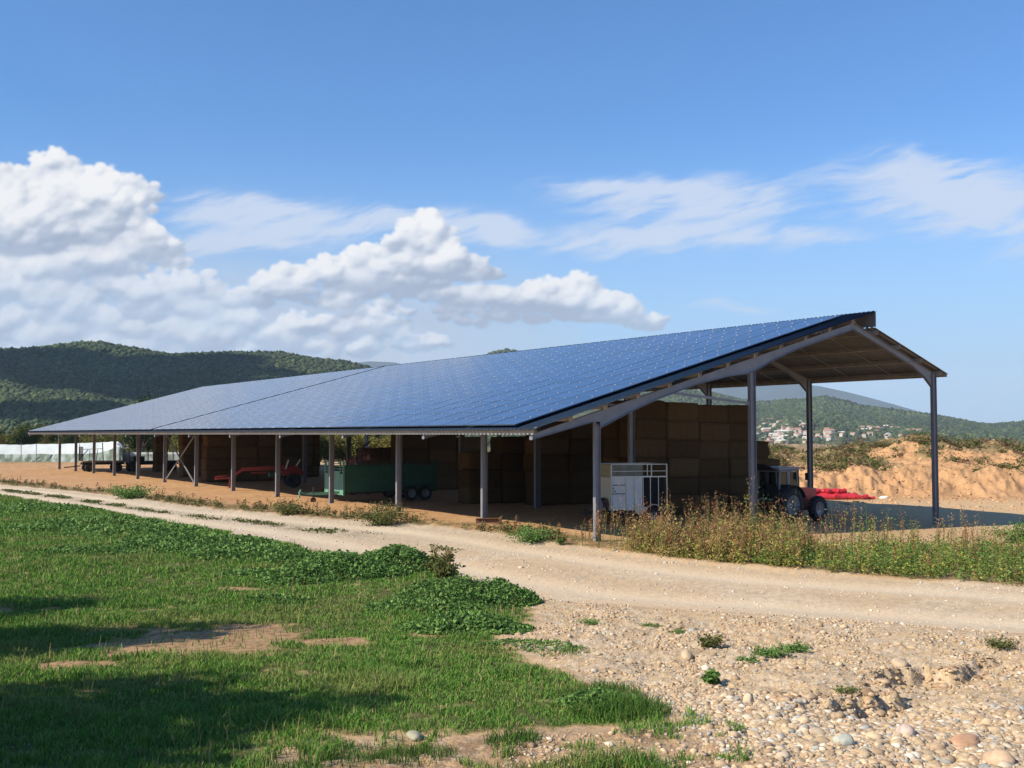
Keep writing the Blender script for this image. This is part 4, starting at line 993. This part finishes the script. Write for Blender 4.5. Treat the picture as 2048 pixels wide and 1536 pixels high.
for k, (px, d, h) in enumerate(fine):
    p = tun(px, d); hh = h * (1 + .006 * math.sin(k * 1.3)) ; mid = 1.02 + .03 * math.sin(k * 1.1) + .8 * float(ss(.72, .95, k / 80))
    for j, (o_, f_, w_) in enumerate(pr_):
        z = (f_ * mid * h / 2.35) if j < 3 else hh * f_ * .9 if j > 3 else mid * h / 2.35
        if j == 4: z = hh
        oo = o_ + .12 * math.sin(k * 2.9 + j) * (j < 3); V.append((p[0] + nrm[0] * oo - bx0[0], p[1] + nrm[1] * oo - bx0[1], z + .0))
n = len(pr_)
for k in range(len(fine) - 1):
    for j in range(n - 1): Fq.append((k * n + j, (k + 1) * n + j, (k + 1) * n + j + 1, k * n + j + 1)); m_i.append(0 if j < 3 else 1)
V = np.array(V); Fq = np.array(Fq); m_i = np.array(m_i)
for nm, mm, sel in (('side_net', m_netg, 0), ('top_net', m_net, 1)):
    q = Fq[m_i == sel]; u, inv = np.unique(q, return_inverse=True); obj(nm, np_mesh(nm, V[u], inv.reshape(-1, 4), mm, True), nt_)
e0 = (len(fine) - 1) * n; q = np.array([[e0, e0 + 1, e0 + 2, e0 + 7], [e0 + 2, e0 + 3, e0 + 4, e0 + 7], [e0 + 4, e0 + 5, e0 + 6, e0 + 7]]); u, inv = np.unique(q, return_inverse=True); obj('end_net', np_mesh('end_net', V[u], inv.reshape(-1, 4), m_nete), nt_)
for px in (-170, -60, 44, 74, 160, 236):
    p = tun(px, 140.4) - bx0 - nrm * .55; b = MB(); b.cyl((p[0], p[1], -.3), (p[0], p[1], 2.5), .05, n=6); b.build('post', m_steel, nt_)
nf = empty('net_fence', (*tun(340, 141), 0), label='low grey net fence with white top strip behind the wagons', cat='fence')
o_ = tun(340, 141)
for k in range(12):
    p = tun(244 + k * 17, 141) - o_; q_ = tun(244 + (k + 1) * 17, 141) - o_
    b = MB(); b.cyl((p[0], p[1], -.2), (p[0], p[1], 1.35), .04, n=6); b.build('post', m_steel, nf)
b = MB(); p = tun(244, 141.1) - o_; q_ = tun(430, 141.1) - o_; b.bar((*p, .5), (*q_, .5), .02, 1.0); b.build('net', m_netg, nf)
b = MB(); b.bar((*p, 1.15), (*q_, 1.15), .04, .28); b.build('top_strip', m_net, nf)
# low far buildings seen between the columns
def house_mesh(L, Wd, Hh, wall, roof, ov=.4):
    mb = MB(); mb.box((-L / 2, -Wd / 2, -3), (L / 2, Wd / 2, Hh), 0)
    r = Wd * .22
    mb.prism([(-L / 2 + .01, 0), (L / 2, 0), (L / 2, 0.01), (-L / 2, .01)], 0, .01, 0) if False else None
    V = [(-L / 2 - ov, -Wd / 2 - ov, Hh + .01), (L / 2 + ov, -Wd / 2 - ov, Hh + .01), (L / 2 + ov, Wd / 2 + ov, Hh + .01), (-L / 2 - ov, Wd / 2 + ov, Hh + .01), (-L / 2 - ov, 0, Hh + r), (L / 2 + ov, 0, Hh + r)]
    mb.add(V, [(0, 1, 5, 4), (2, 3, 4, 5), (0, 4, 3), (1, 2, 5), (3, 2, 1, 0)], 1)
    k = max(2, int(L / 3))
    for i in range(k):
        x = -L / 2 + (i + .5) * L / k
        for z in ([1.0] if Hh < 4.4 else [1.0, 3.4]):
            mb.box((x - .5, -Wd / 2 - .03, z), (x + .5, -Wd / 2 - .001, z + 1.3), 2); mb.box((x - .5, Wd / 2 + .001, z), (x + .5, Wd / 2 + .03, z + 1.3), 2)
    return mb.mesh('house', [wall, roof, m_void])
w1 = mat('white_wall', (.46, .44, .39), .9); w2 = mat('cream_wall', (.44, .37, .28), .9); w3 = mat('pink_wall', (.56, .38, .30), .9); rf = mat('clay_roof', (.36, .19, .12), .9, var=.2); rg_ = mat('pale_roof', (.55, .52, .47), .9)
HM = [house_mesh(11, 8, 5.2, w1, rf), house_mesh(9, 7, 3.2, w2, rf), house_mesh(14, 8, 3.2, w1, rg_), house_mesh(10, 8, 5.4, w3, rf), house_mesh(24, 11, 5, w2, rg_)]
d = 330; r = (293 - 1024) / F * d; obj('farm_shed', house_mesh(12, 8, 3.6, w1, rg_), None, (FX * d + FY * r, FY * d - FX * r, gz(FX * d + FY * r, FY * d - FX * r) + 1.6), (0, 0, rad(35)), label='low white farm shed seen between columns beyond the orchard', cat='shed')
def on_hill(px, py):
    u = math.atan((px - 1024) / F); ts = np.linspace(.0, 1, 300); P = RH(np.full(300, u), ts)
    R = np.hypot(P[:, 0], P[:, 1]) * math.cos(u); y = 868 - (P[:, 2] - H0) / R * F
    k = int(np.argmin(np.abs(y - py))); return P[k]
spots = []
for i in range(100): spots.append((RNG.uniform(1505, 1622), 866 + RNG.normal(0, 12)))
for i in range(14): spots.append((RNG.uniform(1622, 1668), RNG.uniform(862, 884)))
for i in range(26): spots.append((RNG.uniform(1715, 1800), RNG.normal(859, 3)))
for i in range(20): spots.append((RNG.uniform(1675, 1825), RNG.uniform(864, 878)))
for i in range(6): spots.append((RNG.uniform(1820, 2040), RNG.uniform(862, 872)))
hl = ['white two storey house with clay roof in the village under the far hill', 'low cream house with clay roof in the village under the far hill', 'long low white house in the village under the far hill', 'pink house with clay roof in the village under the far hill', 'large pale warehouse at the edge of the far village']
for (px, py) in spots:
    py = float(np.clip(py, 842, 892)); k = RNG.choice(5, p=[.36, .22, .28, .07, .07]); p = on_hill(px, py)
    o = obj('house', HM[k], None, (p[0], p[1], p[2] + .6), (0, 0, RNG.random() * 3.14), label=hl[k], cat='house', group=hl[k].split(' in the')[0].split(' at the')[0] + 's of the far village')
    s = RNG.uniform(.6, .85); o.scale = (s, s, s)

# ---------------------------------------------------------------- clouds overhead outside the picture, shading parts of the left hill
m_cloud = mat('cloud_white', (.85, .85, .85), 1, spec=0)
def cloud(cx, cy, cz, rx, ry, rz_, seed, lab):
    rg = np.random.default_rng(seed); n = 26; C = rg.normal(size=(n, 3)) * np.array([rx, ry, rz_]) * .42; C[:, 2] = np.abs(C[:, 2])
    r = rg.uniform(.25, .5, n) * min(rx, ry); S = np.stack([r, r, r * .6], -1)
    V, Fa, c_ = scatter(C, S, I2, np.ones((n, 3)), 0, rough=.12, rng=rg)
    obj('cloud', np_mesh('cloud', V, Fa, m_cloud, True), None, (cx, cy, cz), label=lab, cat='cloud', group='clouds over the valley')
def shade_hill(px, t, rx, ry, seed, lab):
    u = math.atan((px - 1024) / F); p = LH(np.array([u]), np.array([t]))[0]; q = Vector(p) + SUN * ((1100 - p[2]) / SUN.z)
    cloud(q.x, q.y, q.z, rx, ry, 60, seed, lab)
shade_hill(130, .78, 230, 190, 1, 'wide white cloud high over the left of the valley')
shade_hill(360, .9, 120, 60, 2, 'smaller white cloud high over the valley')
shade_hill(520, .55, 120, 110, 3, 'small round white cloud high over the valley')
shade_hill(-60, .3, 260, 120, 4, 'long low white cloud high over the valley')
# air
m_hz = bpy.data.materials.new('haze_air'); m_hz.use_nodes = True; _n = m_hz.node_tree; _n.nodes.remove(_n.nodes['Principled BSDF'])
pv_ = _n.nodes.new('ShaderNodeVolumePrincipled'); pv_.inputs['Color'].default_value = (.72, .86, 1.0, 1); pv_.inputs['Density'].default_value = 7.5e-5; pv_.inputs['Anisotropy'].default_value = 0
_n.links.new(pv_.outputs[0], _n.nodes['Material Output'].inputs['Volume'])
b = MB(); b.box((-11500, -11500, -40), (11500, 11500, 700)); b.build('haze', m_hz, None, kind='stuff', label='thin pale blue haze in the air of the valley', cat='haze')
# ---------------------------------------------------------------- sampling helpers
def polar(n, d0, d1, u0, u1, p=1.5):
    """points with density falling as distance**-p"""
    a = 2 - p; d = (RNG.random(n) * (d1 ** a - d0 ** a) + d0 ** a) ** (1 / a) if abs(a) > 1e-6 else d0 * (d1 / d0) ** RNG.random(n)
    u = RNG.uniform(math.atan((u0 - 1024) / F), math.atan((u1 - 1024) / F), n)
    D = d * np.cos(u); R = d * np.sin(u); return FX * D + FY * R, FY * D - FX * R
def blades(X, Y, Z, H, Wd, colr, bend=.5):
    n = len(X); a = RNG.random(n) * 6.283; ca, sa = np.cos(a), np.sin(a); b = RNG.uniform(.15, 1, n) * bend; th = RNG.random(n) * 6.283
    bx, by = np.cos(th) * b * H, np.sin(th) * b * H; w = Wd / 2
    P0 = np.stack([X - ca * w, Y - sa * w, Z - .01], -1); P1 = np.stack([X + ca * w, Y + sa * w, Z - .01], -1)
    P2 = np.stack([X + bx * .35 - ca * w * .8, Y + by * .35 - sa * w * .8, Z + H * .55], -1); P3 = np.stack([X + bx * .35 + ca * w * .8, Y + by * .35 + sa * w * .8, Z + H * .55], -1)
    P4 = np.stack([X + bx, Y + by, Z + H * (1 - .3 * b)], -1)
    V = np.stack([P0, P1, P2, P3, P4], 1).reshape(-1, 3); i = np.arange(n) * 5
    Fc = np.concatenate([np.stack([i, i + 1, i + 3], -1), np.stack([i, i + 3, i + 2], -1), np.stack([i + 2, i + 3, i + 4], -1)])
    return V, Fc, np.repeat(colr, 5, 0)
def put(name, parts, m, **k):
    V = []; Fc = []; C = []; o = 0
    for v, f, c in parts: V.append(v); Fc.append(f + o); C.append(c); o += len(v)
    return obj(name, np_mesh(name, np.concatenate(V), np.concatenate(Fc), m, False, np.concatenate(C)), **k)
m_grass = leafmat('grass_blades')

# ---------------------------------------------------------------- grass field
X, Y = polar(620000, 7.5, 75, -150, 1500, 1.55)
sd = grass_sd(X, Y); n1 = fbm(X * 1.1, Y * 1.1, 81); n2 = fbm(X * 3.2, Y * 3.2, 82); dist = np.hypot(X, Y)
soil = (sd > 0) & (sd < 3.2) & (X < 9.2) & (RNG.random(len(X)) < .8 * ss(.5, .66, n2 * .5 + .5 * fbm(X * 1.7, Y * 1.7, 86)))
keep = (soil | (sd < .12)) & (soil | (RNG.random(len(X)) < np.clip(1.05 * ss(.25, -.3, sd + .5 * (n2 - .5)) * ss(.26, .5, n2 * .5 + n1 * .5 + .03), .04, 1))) & (RNG.random(len(X)) > .97 * bare(X, Y)) & (Y < 120)
X, Y, n1, n2, dist = X[keep], Y[keep], n1[keep], n2[keep], dist[keep]
H = (.025 + .07 * ss(.4, .75, n1) + .05 * n2) * RNG.uniform(.6, 1.35, len(X)) * (1 + dist / 90)
H = H * (1 + .7 * ss(.6, .72, fbm(X * .7, Y * .7, 84)) * ss(25, 10, dist)); Wd = .005 + .0006 * dist
tn = tints(len(X), [(.085, .195, .028), (.12, .25, .04), (.175, .285, .055), (.31, .27, .12)], [.34, .34, .22, .10], .25)
yl = ss(.55, .7, fbm(X * .6, Y * .6, 83))[:, None]; tn = tn * (1 - .5 * yl) + np.array((.24, .25, .08)) * .5 * yl
put('grass', [blades(X, Y, terrain(X, Y), H, Wd, tn, .95)], m_grass, kind='stuff', label='short green grass covering the field in the left foreground', cat='grass')

# tufts that stand out at the edge of the gravel: plants of their own
def tuft(px, py, n, rad_, h, lab, cols=((.05, .12, .02), (.09, .16, .03))):
    x, y, z = at(px, py); a = RNG.random(n) * 6.283; q = rad_ * RNG.random(n) ** .6; X = x + q * np.cos(a) * 1.2; Y = y + q * np.sin(a)
    V, Fc, c = blades(X, Y, terrain(X, Y), h * RNG.uniform(.5, 1.2, n) * (1 - .4 * q / rad_), np.full(n, .009), tints(n, cols), .75)
    V = V - np.array((x, y, z)); obj('grass_tuft', np_mesh('grass_tuft', V, Fc, m_grass, False, c), None, (x, y, z), label=lab, cat='grass tuft')
tuft(1240, 1420, 1500, .55, .30, 'long grass tuft where the field ends against the pebbles')
tuft(1200, 1385, 900, .5, .22, 'green grass clump left of the long grass tuft')
tuft(1310, 1530, 160, .3, .18, 'sparse grass tuft at the bottom edge among pebbles')
tuft(1025, 1478, 420, .28, .2, 'small grass tuft right of the pale oval rock')
tuft(830, 1500, 500, .4, .16, 'low grass tuft directly below the pale oval rock')
tuft(700, 1505, 500, .45, .14, 'low grass tuft in bare soil at the bottom left of centre')
tuft(1130, 1300, 240, .4, .13, 'thin grass patch on the gravel slope')
tuft(560, 1535, 500, .4, .14, 'low grass tuft at the bottom edge of the field')

# ---------------------------------------------------------------- leafy weeds
def mound(px, py, rx, ry, h, n, size, cols, rz=0.):
    x, y, _ = at(px, py); a = RNG.random(n) * 6.283; q = RNG.random(n) ** .5
    lx, ly = rx * q * np.cos(a), ry * q * np.sin(a)      # rx runs along the picture, ry away from the viewer
    X = x + FY * lx + FX * ly; Y = y - FX * lx + FY * ly
    lump = .45 + 1.1 * fbm(X * 2.2, Y * 2.2, 91)
    Z = terrain(X, Y) + h * (1 - q ** 2.5) * lump * RNG.uniform(.45, 1, n) ** .6
    return leaf_cloud(np.stack([X, Y, Z], -1), size * RNG.uniform(.6, 1.3, n), tints(n, cols), .25, up=.15, aspect=.8)
lg = [(.10, .20, .045), (.14, .25, .06), (.08, .16, .04), (.18, .28, .08)]
P_ = [mound(690, 1150, 2.0, 1.1, .55, 8200, .08, lg), mound(800, 1140, 1.7, .9, .62, 8200, .085, lg), mound(600, 1160, 1.3, .8, .3, 2600, .09, lg),
      mound(930, 1200, 1.8, 1.2, .5, 7600, .065, lg), mound(1000, 1200, 1.0, .8, .4, 2800, .07, lg), mound(930, 1255, 1.4, .8, .26, 3600, .085, lg), mound(860, 1215, 1.6, .8, .2, 2600, .07, lg),
      mound(500, 1110, 2.2, 1.3, .3, 3600, .1, lg), mound(400, 1085, 3, 1.6, .3, 3600, .11, lg), mound(290, 1065, 3, 2, .28, 3000, .12, lg), mound(190, 1045, 3, 2, .26, 2400, .12, lg),
      mound(330, 1100, 1.8, .8, .25, 1500, .1, lg), mound(190, 1105, 1.8, .6, .2, 1000, .1, lg), mound(110, 1060, 3, 1.2, .22, 1500, .12, lg), mound(50, 1020, 4, 2.5, .26, 2200, .14, lg), mound(640, 1120, 2.2, .8, .25, 2200, .09, lg),
      mound(500, 1150, .9, .5, .18, 700, .09, lg), mound(560, 1200, .9, .4, .14, 500, .08, lg), mound(1200, 1400, .6, .45, .16, 1300, .05, lg), mound(1060, 1290, 1.0, .5, .1, 900, .05, lg)]
put('leafy_weeds', P_, m_leaf, kind='stuff', label='broad leaved green weeds massed along the near road edge', cat='weeds')

def stalks(n, X, Y, hmin, hmax, leafs, lsize, lcols, seedp, seedcols, stemw=.016):
    Z = terrain(X, Y); H = RNG.uniform(hmin, hmax, n); H = H * (.55 + .95 * fbm(X * .7, Y * .7, 93)) * RNG.lognormal(0, .32, n); le = RNG.normal(0, .16, (n, 2)) * H[:, None]
    parts = [blades(X, Y, Z, H, np.full(n, stemw), tints(n, [(.16, .12, .05), (.13, .15, .045)]), .12)]
    k = leafs; t = RNG.uniform(.08, .95, (n, k)); o = RNG.normal(0, 1, (n, k, 2)) * (.05 + .10 * (1 - t[..., None])) * (H[:, None, None] ** .5)
    C = np.stack([X[:, None] + o[..., 0], Y[:, None] + o[..., 1], Z[:, None] + t * H[:, None] * .92], -1).reshape(-1, 3)
    lc = np.repeat(tints(n, lcols, None, .3), k, 0)
    parts.append(leaf_cloud(C, lsize * RNG.uniform(.5, 1.3, n * k), lc, .2, up=.25, aspect=.42))
    s = RNG.random(n) < seedp; m = int(s.sum())
    if m:
        kk = 46; br = RNG.integers(0, 4, (m, kk)); t = RNG.uniform(.5, 1.04, (m, kk)); th = RNG.random((m, 4)) * 6.283
        off = (t - .5) * .14 * (br > 0) * H[s][:, None]; a = np.take_along_axis(th, br, 1)
        C = np.stack([X[s][:, None] + off * np.cos(a), Y[s][:, None] + off * np.sin(a), Z[s][:, None] + H[s][:, None] * (t - .04 * (br > 0))], -1).reshape(-1, 3)
        parts.append(leaf_cloud(C + RNG.normal(0, .008, C.shape), .05 * RNG.uniform(.6, 1.4, m * kk), np.repeat(tints(m, seedcols), kk, 0), .3, up=1.2, aspect=.5))
    return parts
# tall weeds between the road and the gable
X, Y = polar(150000, 14, 50, 1120, 2900, 1.2); wz = weedzone(X, Y); k = (RNG.random(len(X)) < wz * .9 * (.25 + .75 * ss(.30, .52, fbm(X * .8, Y * .8, 99)))) ; X, Y = X[k], Y[k]
pxv = 1024 + F * rd(X, Y)[0] / rd(X, Y)[1]
dry = ss(1700, 1350, pxv) + .35 * (fbm(X * .8, Y * .8, 95) - .5)
low = 1
A = (RNG.random(len(X)) < .70)
rc = [(.32, .14, .07), (.27, .16, .08), (.36, .22, .11)]; yg = [(.23, .27, .055), (.34, .31, .07), (.15, .22, .05)]; gg = [(.10, .20, .045), (.13, .22, .055)]; bn_ = [(.40, .28, .12), (.34, .29, .11)]
P_ = []
for sel, lc, sp_, h0, h1 in ((dry > .62, bn_ + yg[:2], .5, .35, 1.0), ((dry <= .62) & (dry > .2), yg + bn_[:1], .22, .35, 1.15), (dry <= .2, gg + yg, .12, .35, 1.15)):
    q = sel & A; x, y = X[q], Y[q]; n = len(x)
    n_ = min(n, 2500); ii = RNG.permutation(n)[:n_]; x, y = x[ii], y[ii]
    pp = stalks(n_, x, y, h0 * .7, h1 * .9, 22, .085, lc, sp_, rc)
    P_ += pp
q = RNG.permutation(len(X))[:8500]; x, y = X[q], Y[q]; zz = terrain(x, y) + RNG.uniform(.02, .3, len(x))
P_.append(leaf_cloud(np.repeat(np.stack([x, y, zz], -1), 6, 0) + RNG.normal(0, .07, (len(x) * 6, 3)) * np.array((1, 1, .7)), .085, np.where((np.repeat(dry[q], 6) > .6)[:, None], tints(len(x) * 6, bn_ + yg[:1]), tints(len(x) * 6, gg + yg)), .25, up=.2, aspect=.5))
# a few much taller seed stalks near the corner
xs, ys = [], []
for px in list(RNG.uniform(1150, 1470, 80)) + list(RNG.uniform(1470, 1950, 50)):
    x, y, z = at(px, RNG.uniform(1078, 1096) + max(0, (px - 1150)) * .02); xs.append(x); ys.append(y)
P_ += stalks(len(xs), np.array(xs), np.array(ys), .8, 1.4, 10, .07, bn_ + yg, 1.0, rc, .02)
put('tall_weeds', P_, m_leaf, kind='stuff', label='tall reddish brown and green weeds between the road and the gable end', cat='weeds')
# verge on the left, far side of the track
X, Y = polar(26000, 30, 120, -60, 1120, 1.0); off = X - xfar(Y); k = (off > .1) & (off < 2.6) & (RNG.random(len(X)) < ss(.38, .6, fbm(X * .9, Y * .35, 97)) * ss(2.8, .8, off)) & (Y > 27) & (np.hypot(X - 24.5, Y - 36.5) > 2.4); X, Y = X[k], Y[k]; n = min(len(X), 1500); X, Y = X[:n], Y[:n]
put('verge_weeds', stalks(n, X, Y, .1, .42, 16, .11, [(.15, .11, .05), (.10, .13, .035), (.13, .14, .05)], .25, rc, .012), m_leaf, kind='stuff', label='dry brown and green weeds along the far verge of the track', cat='weeds')
# weeds in the middle of the track
xs, ys = [], []
X = RNG.uniform(0, 1, 1600); Y = RNG.uniform(30, 90, 1600); fr = .47 + .05 * RNG.normal(size=1600); XX = xnear(Y) + fr * (xfar(Y) - xnear(Y)); k = fbm(XX, Y * .5, 98) > .56; XX, Y = XX[k], Y[k]
put('track_weeds', [leaf_cloud(np.repeat(np.stack([XX, Y, terrain(XX, Y) + .02], -1), 8, 0) + RNG.normal(0, .10, (len(XX) * 8, 3)) * np.array((1, 1, .25)), .1, tints(len(XX) * 8, [(.13, .13, .045), (.08, .12, .03)]), .3, up=.5)], m_leaf, kind='stuff', label='low weeds growing between the wheel ruts of the track', cat='weeds')

# ---------------------------------------------------------------- plants that stand alone
def plant(px, py, w, h, n, size, cols, lab, name='weed_plant', stems=14, seed=False, asp=.6):
    x, y, z = at(px, py); e = empty(name, (x, y, z), label=lab, cat='plant')
    th = RNG.random(stems) * 6.283; ln = RNG.uniform(.4, 1, stems); tips = np.stack([np.cos(th) * ln * w, np.sin(th) * ln * w, h * RNG.uniform(.5, 1, stems) * (1.15 - .4 * ln)], -1)
    mb = MB()
    for t in tips: mb.cyl((0, 0, -.03), (t[0] * .4, t[1] * .4, t[2] * .6), .007, .006, n=4, cap=False); mb.cyl((t[0] * .4, t[1] * .4, t[2] * .6), tuple(t), .006, .003, n=4, cap=False)
    mb.build('stem', mat('plant_stem', (.14, .12, .05), .8), e)
    k = RNG.integers(0, stems, n); f = RNG.uniform(.15, 1.02, n)[:, None]; C = tips[k] * f; C[:, :2] *= (.4 / .6 if False else 1); C += RNG.normal(0, .16 * w, (n, 3)) * np.array((1, 1, .5)); C[:, 2] = np.maximum(C[:, 2], .01)
    V, Fc, c = leaf_cloud(C, size * RNG.uniform(.6, 1.3, n), tints(n, cols), .25, up=.2, aspect=asp); obj('foliage', np_mesh('foliage', V, Fc, m_leaf, False, c), e)
    if seed:
        k = RNG.integers(0, stems, 500); C = tips[k] * RNG.uniform(.75, 1.15, 500)[:, None] + RNG.normal(0, .012, (500, 3)); V, Fc, c = leaf_cloud(C, .04, tints(500, rc), .3, up=1.); obj('seed_heads', np_mesh('seed_heads', V, Fc, m_leaf, False, c), e)
    return e
ol = [(.11, .13, .035), (.14, .13, .045), (.08, .11, .03)]
plant(762, 1050, 1.25, 1.0, 2600, .085, ol, 'olive green bushy weed beside the third column from the gable', 'bush', 40, True)
plant(1070, 1082, 1.15, .5, 2000, .085, lg, 'bright green low plant between two columns at the road edge', stems=30)
plant(1118, 1088, .35, .4, 300, .07, lg, 'small green plant right of the bright green low plant', stems=9, seed=True)
plant(890, 1160, .55, .85, 700, .11, ol, 'tall leafy weed with brown seed spikes at the end of the leafy bank', stems=12, seed=True)
plant(1412, 1290, .26, .26, 700, .055, ol, 'reddish green weed clump in the gravel bank')
plant(1530, 1305, .36, .1, 900, .045, lg, 'flat green creeping plant in the gravel bank')
plant(1585, 1298, .3, .1, 700, .045, lg, 'green creeping plant right of the flat one')
plant(1420, 1362, .15, .14, 150, .09, lg, 'small round leaved plant below the reddish clump', asp=.95)
plant(1490, 1318, .25, .08, 350, .04, lg, 'thin creeping plant left of the flat one')
plant(1680, 1380, .2, .08, 240, .04, [(.13, .17, .05)], 'pale green seedling patch under the crumbled bank')
plant(1990, 1290, .35, .12, 500, .045, ol, 'olive green plant at the right edge of the gravel')
plant(575, 1030, .9, .65, 1000, .09, ol, 'grey green weed on the verge before the sixth column', stems=22)
plant(262, 996, 1.3, .8, 1500, .13, lg, 'dark green plant on the far verge at the left', stems=24)
plant(1350, 1262, .2, .06, 200, .04, lg, 'tiny green sprig high on the gravel slope'); plant(1300, 1250, .25, .05, 200, .04, lg, 'low green sprigs left of the tiny sprig'); plant(1180, 1245, .3, .08, 300, .045, lg, 'green sprigs near the leafy bank end')
plant(2025, 1085, .9, .9, 1500, .09, gg, 'green bush at the right edge beside the barn shadow', 'bush', 30)

# ---------------------------------------------------------------- shrubs and weeds on the spoil bank
X, Y = polar(8000, 68, 112, 1480, 2700, 0.5); r_, d_ = rd(X, Y); e = d_ - 74; g = fbm(r_ * .16, d_ * .10, 66) + .10 * ss(0, 16, e)
k = (g > .50) & (e > 1) & (fbm(r_ * .4, d_ * .4, 67) > .44); X, Y = X[k][:1700], Y[k][:1700]; n = len(X); Z = terrain(X, Y); s = RNG.lognormal(-1.15, .5, n)
kk = 46; C = np.repeat(np.stack([X, Y, Z + s * .3], -1), kk, 0) + RNG.normal(0, 1, (n * kk, 3)) * np.repeat(s, kk)[:, None] * np.array((.75, .75, .42)); C[:, 2] = np.maximum(C[:, 2], np.repeat(Z, kk))
put('bank_scrub', [leaf_cloud(C, .17 * RNG.uniform(.6, 1.4, n * kk), np.repeat(tints(n, [(.10, .13, .035), (.07, .11, .03), (.15, .14, .05), (.20, .12, .06), (.16, .11, .06)], None, .3), kk, 0), .25, up=.3)], m_leaf, kind='stuff', label='patchy green and brown scrub growing over the mounds of the earth bank', cat='scrub')

# ---------------------------------------------------------------- stones
m_peb = mat('pebbles', attr='Col', rough=.8, var=.12, vscale=30, spec=.25)
pc = [(.44, .33, .205), (.38, .275, .17), (.35, .34, .30), (.54, .47, .36), (.36, .23, .14), (.44, .36, .26)]
def stones(X, Y, R, cols, w, base, name, lab, sink=.0, rough=.2, smooth=True):
    Z = terrain(X, Y); n = len(X); S = np.stack([R * RNG.uniform(.8, 1.4, n), R * RNG.uniform(.7, 1.1, n), R * RNG.uniform(.4, .8, n)], -1)
    C = np.stack([X, Y, Z + S[:, 2] * sink], -1); V, Fa, c = scatter(C, S, base, tints(n, cols, w, .25), .10, rough=rough)
    obj(name, np_mesh(name, V, Fa, m_peb, smooth, c), kind='stuff', label=lab, cat='gravel')
X, Y = polar(160000, 8.5, 27, 1000, 2700, 1.3); sdg = grass_sd(X, Y); a = (X - xnear(Y)) / (xfar(Y) - xnear(Y)); floor = ss(14.9, 13.3, rd(X, Y)[1] + 1.2 * (fbm(X * 1.2, Y * 1.2, 105) - .5)) * ss(7.2, 9.5, X)
k = (sdg > .35) & (a < .02) & (RNG.random(len(X)) < np.clip(.16 + .55 * floor + 1.3 * (fbm(X * 1.3, Y * 1.3, 101) - .5), .05, 1)); X, Y, floor = X[k], Y[k], floor[k]
X, Y, floor = X[:66000], Y[:66000], floor[:66000]
R = RNG.lognormal(-4.15, .52, len(X)) * (.95 + .38 * floor) * (1 + .3 * ss(10, 14, X)); R = np.clip(R, .006, .085)
up_ = floor < .4
stones(X[~up_], Y[~up_], R[~up_], pc, [.36, .28, .09, .07, .06, .14], I2, 'pebbles', 'washed pebbles and cobbles covering the lower right foreground')
stones(X[up_], Y[up_], R[up_], pc, [.42, .34, .04, .05, .08, .07], I1, 'bank_stones', 'tan stones scattered over the gravel bank beside the road', .15)
X, Y = polar(32000, 17, 60, -100, 2700, 1.1); a = (X - xnear(Y)) / (xfar(Y) - xnear(Y)); k = (a > -.02) & (a < 1.03) & (RNG.random(len(X)) < .25 + .75 * ss(.45, .6, fbm(X * 1.1, Y * .5, 103)) * (1 - np.exp(-((a - .22) / .1) ** 2) - np.exp(-((a - .74) / .1) ** 2))); X, Y = X[k][:14000], Y[k][:14000]
stones(X, Y, np.clip(RNG.lognormal(-4.3, .4, len(X)), .006, .05) * (1 + np.hypot(X, Y) / 70), [(.48, .38, .26), (.42, .38, .33), (.55, .49, .40)], None, I1, 'road_chippings', 'small loose chippings on the dirt road', .2)
X, Y = polar(3000, 24, 70, 100, 2200, 1.1); k = (X > xfar(Y) + .2) & (X < 24.3) ; X, Y = X[k][:1500], Y[k][:1500]
stones(X, Y, np.clip(RNG.lognormal(-3.9, .5, len(X)), .01, .1), [(.45, .30, .18), (.5, .38, .26)], None, I1, 'yard_clods', 'clods and stones scattered on the orange yard before the barn', .1)

# dirt clods along the crumbled lip, and rubble on the earth bank
n = 420; lx = RNG.uniform(10.6, 16.6, n); ly = 9.05 + .17 * (lx - 11.5) + .35 * np.sin(lx * 1.9) + RNG.normal(0, .16, n)
stones(lx, ly, np.clip(RNG.lognormal(-3.7, .5, n), .01, .07), [(.36, .25, .15), (.42, .31, .19), (.30, .20, .12)], None, I2, 'earth_clods', 'crumbled earth clods along the lip of the bank', .15, .42, False)
X, Y = polar(9000, 66, 100, 1480, 2250, 0.5); r_, d_ = rd(X, Y); k = fbm(r_ * .5, d_ * .5, 107) > .42; X, Y = X[k][:3000], Y[k][:3000]
stones(X, Y, np.clip(RNG.lognormal(-2.8, .5, len(X)), .03, .2), [(.46, .265, .13), (.40, .23, .11), (.48, .29, .15)], None, I1, 'bank_rubble', 'orange earth rubble strewn over the earth bank', .0, .4, False)
# dry stalks standing in the grass
X, Y = polar(9000, 8, 50, -100, 1400, 1.4); k = (grass_sd(X, Y) < .3) & (fbm(X * .8, Y * .8, 108) > .5); X, Y = X[k][:900], Y[k][:900]
V_, F_, C_ = blades(X, Y, terrain(X, Y), RNG.uniform(.12, .34, len(X)), np.full(len(X), .006) + .0004 * np.hypot(X, Y), tints(len(X), [(.36, .29, .14), (.28, .22, .10), (.22, .24, .08)]), .4)
put('dry_grass_stalks', [(V_, F_, C_)], m_grass, kind='stuff', label='dry straw coloured stalks standing among the green grass', cat='grass')
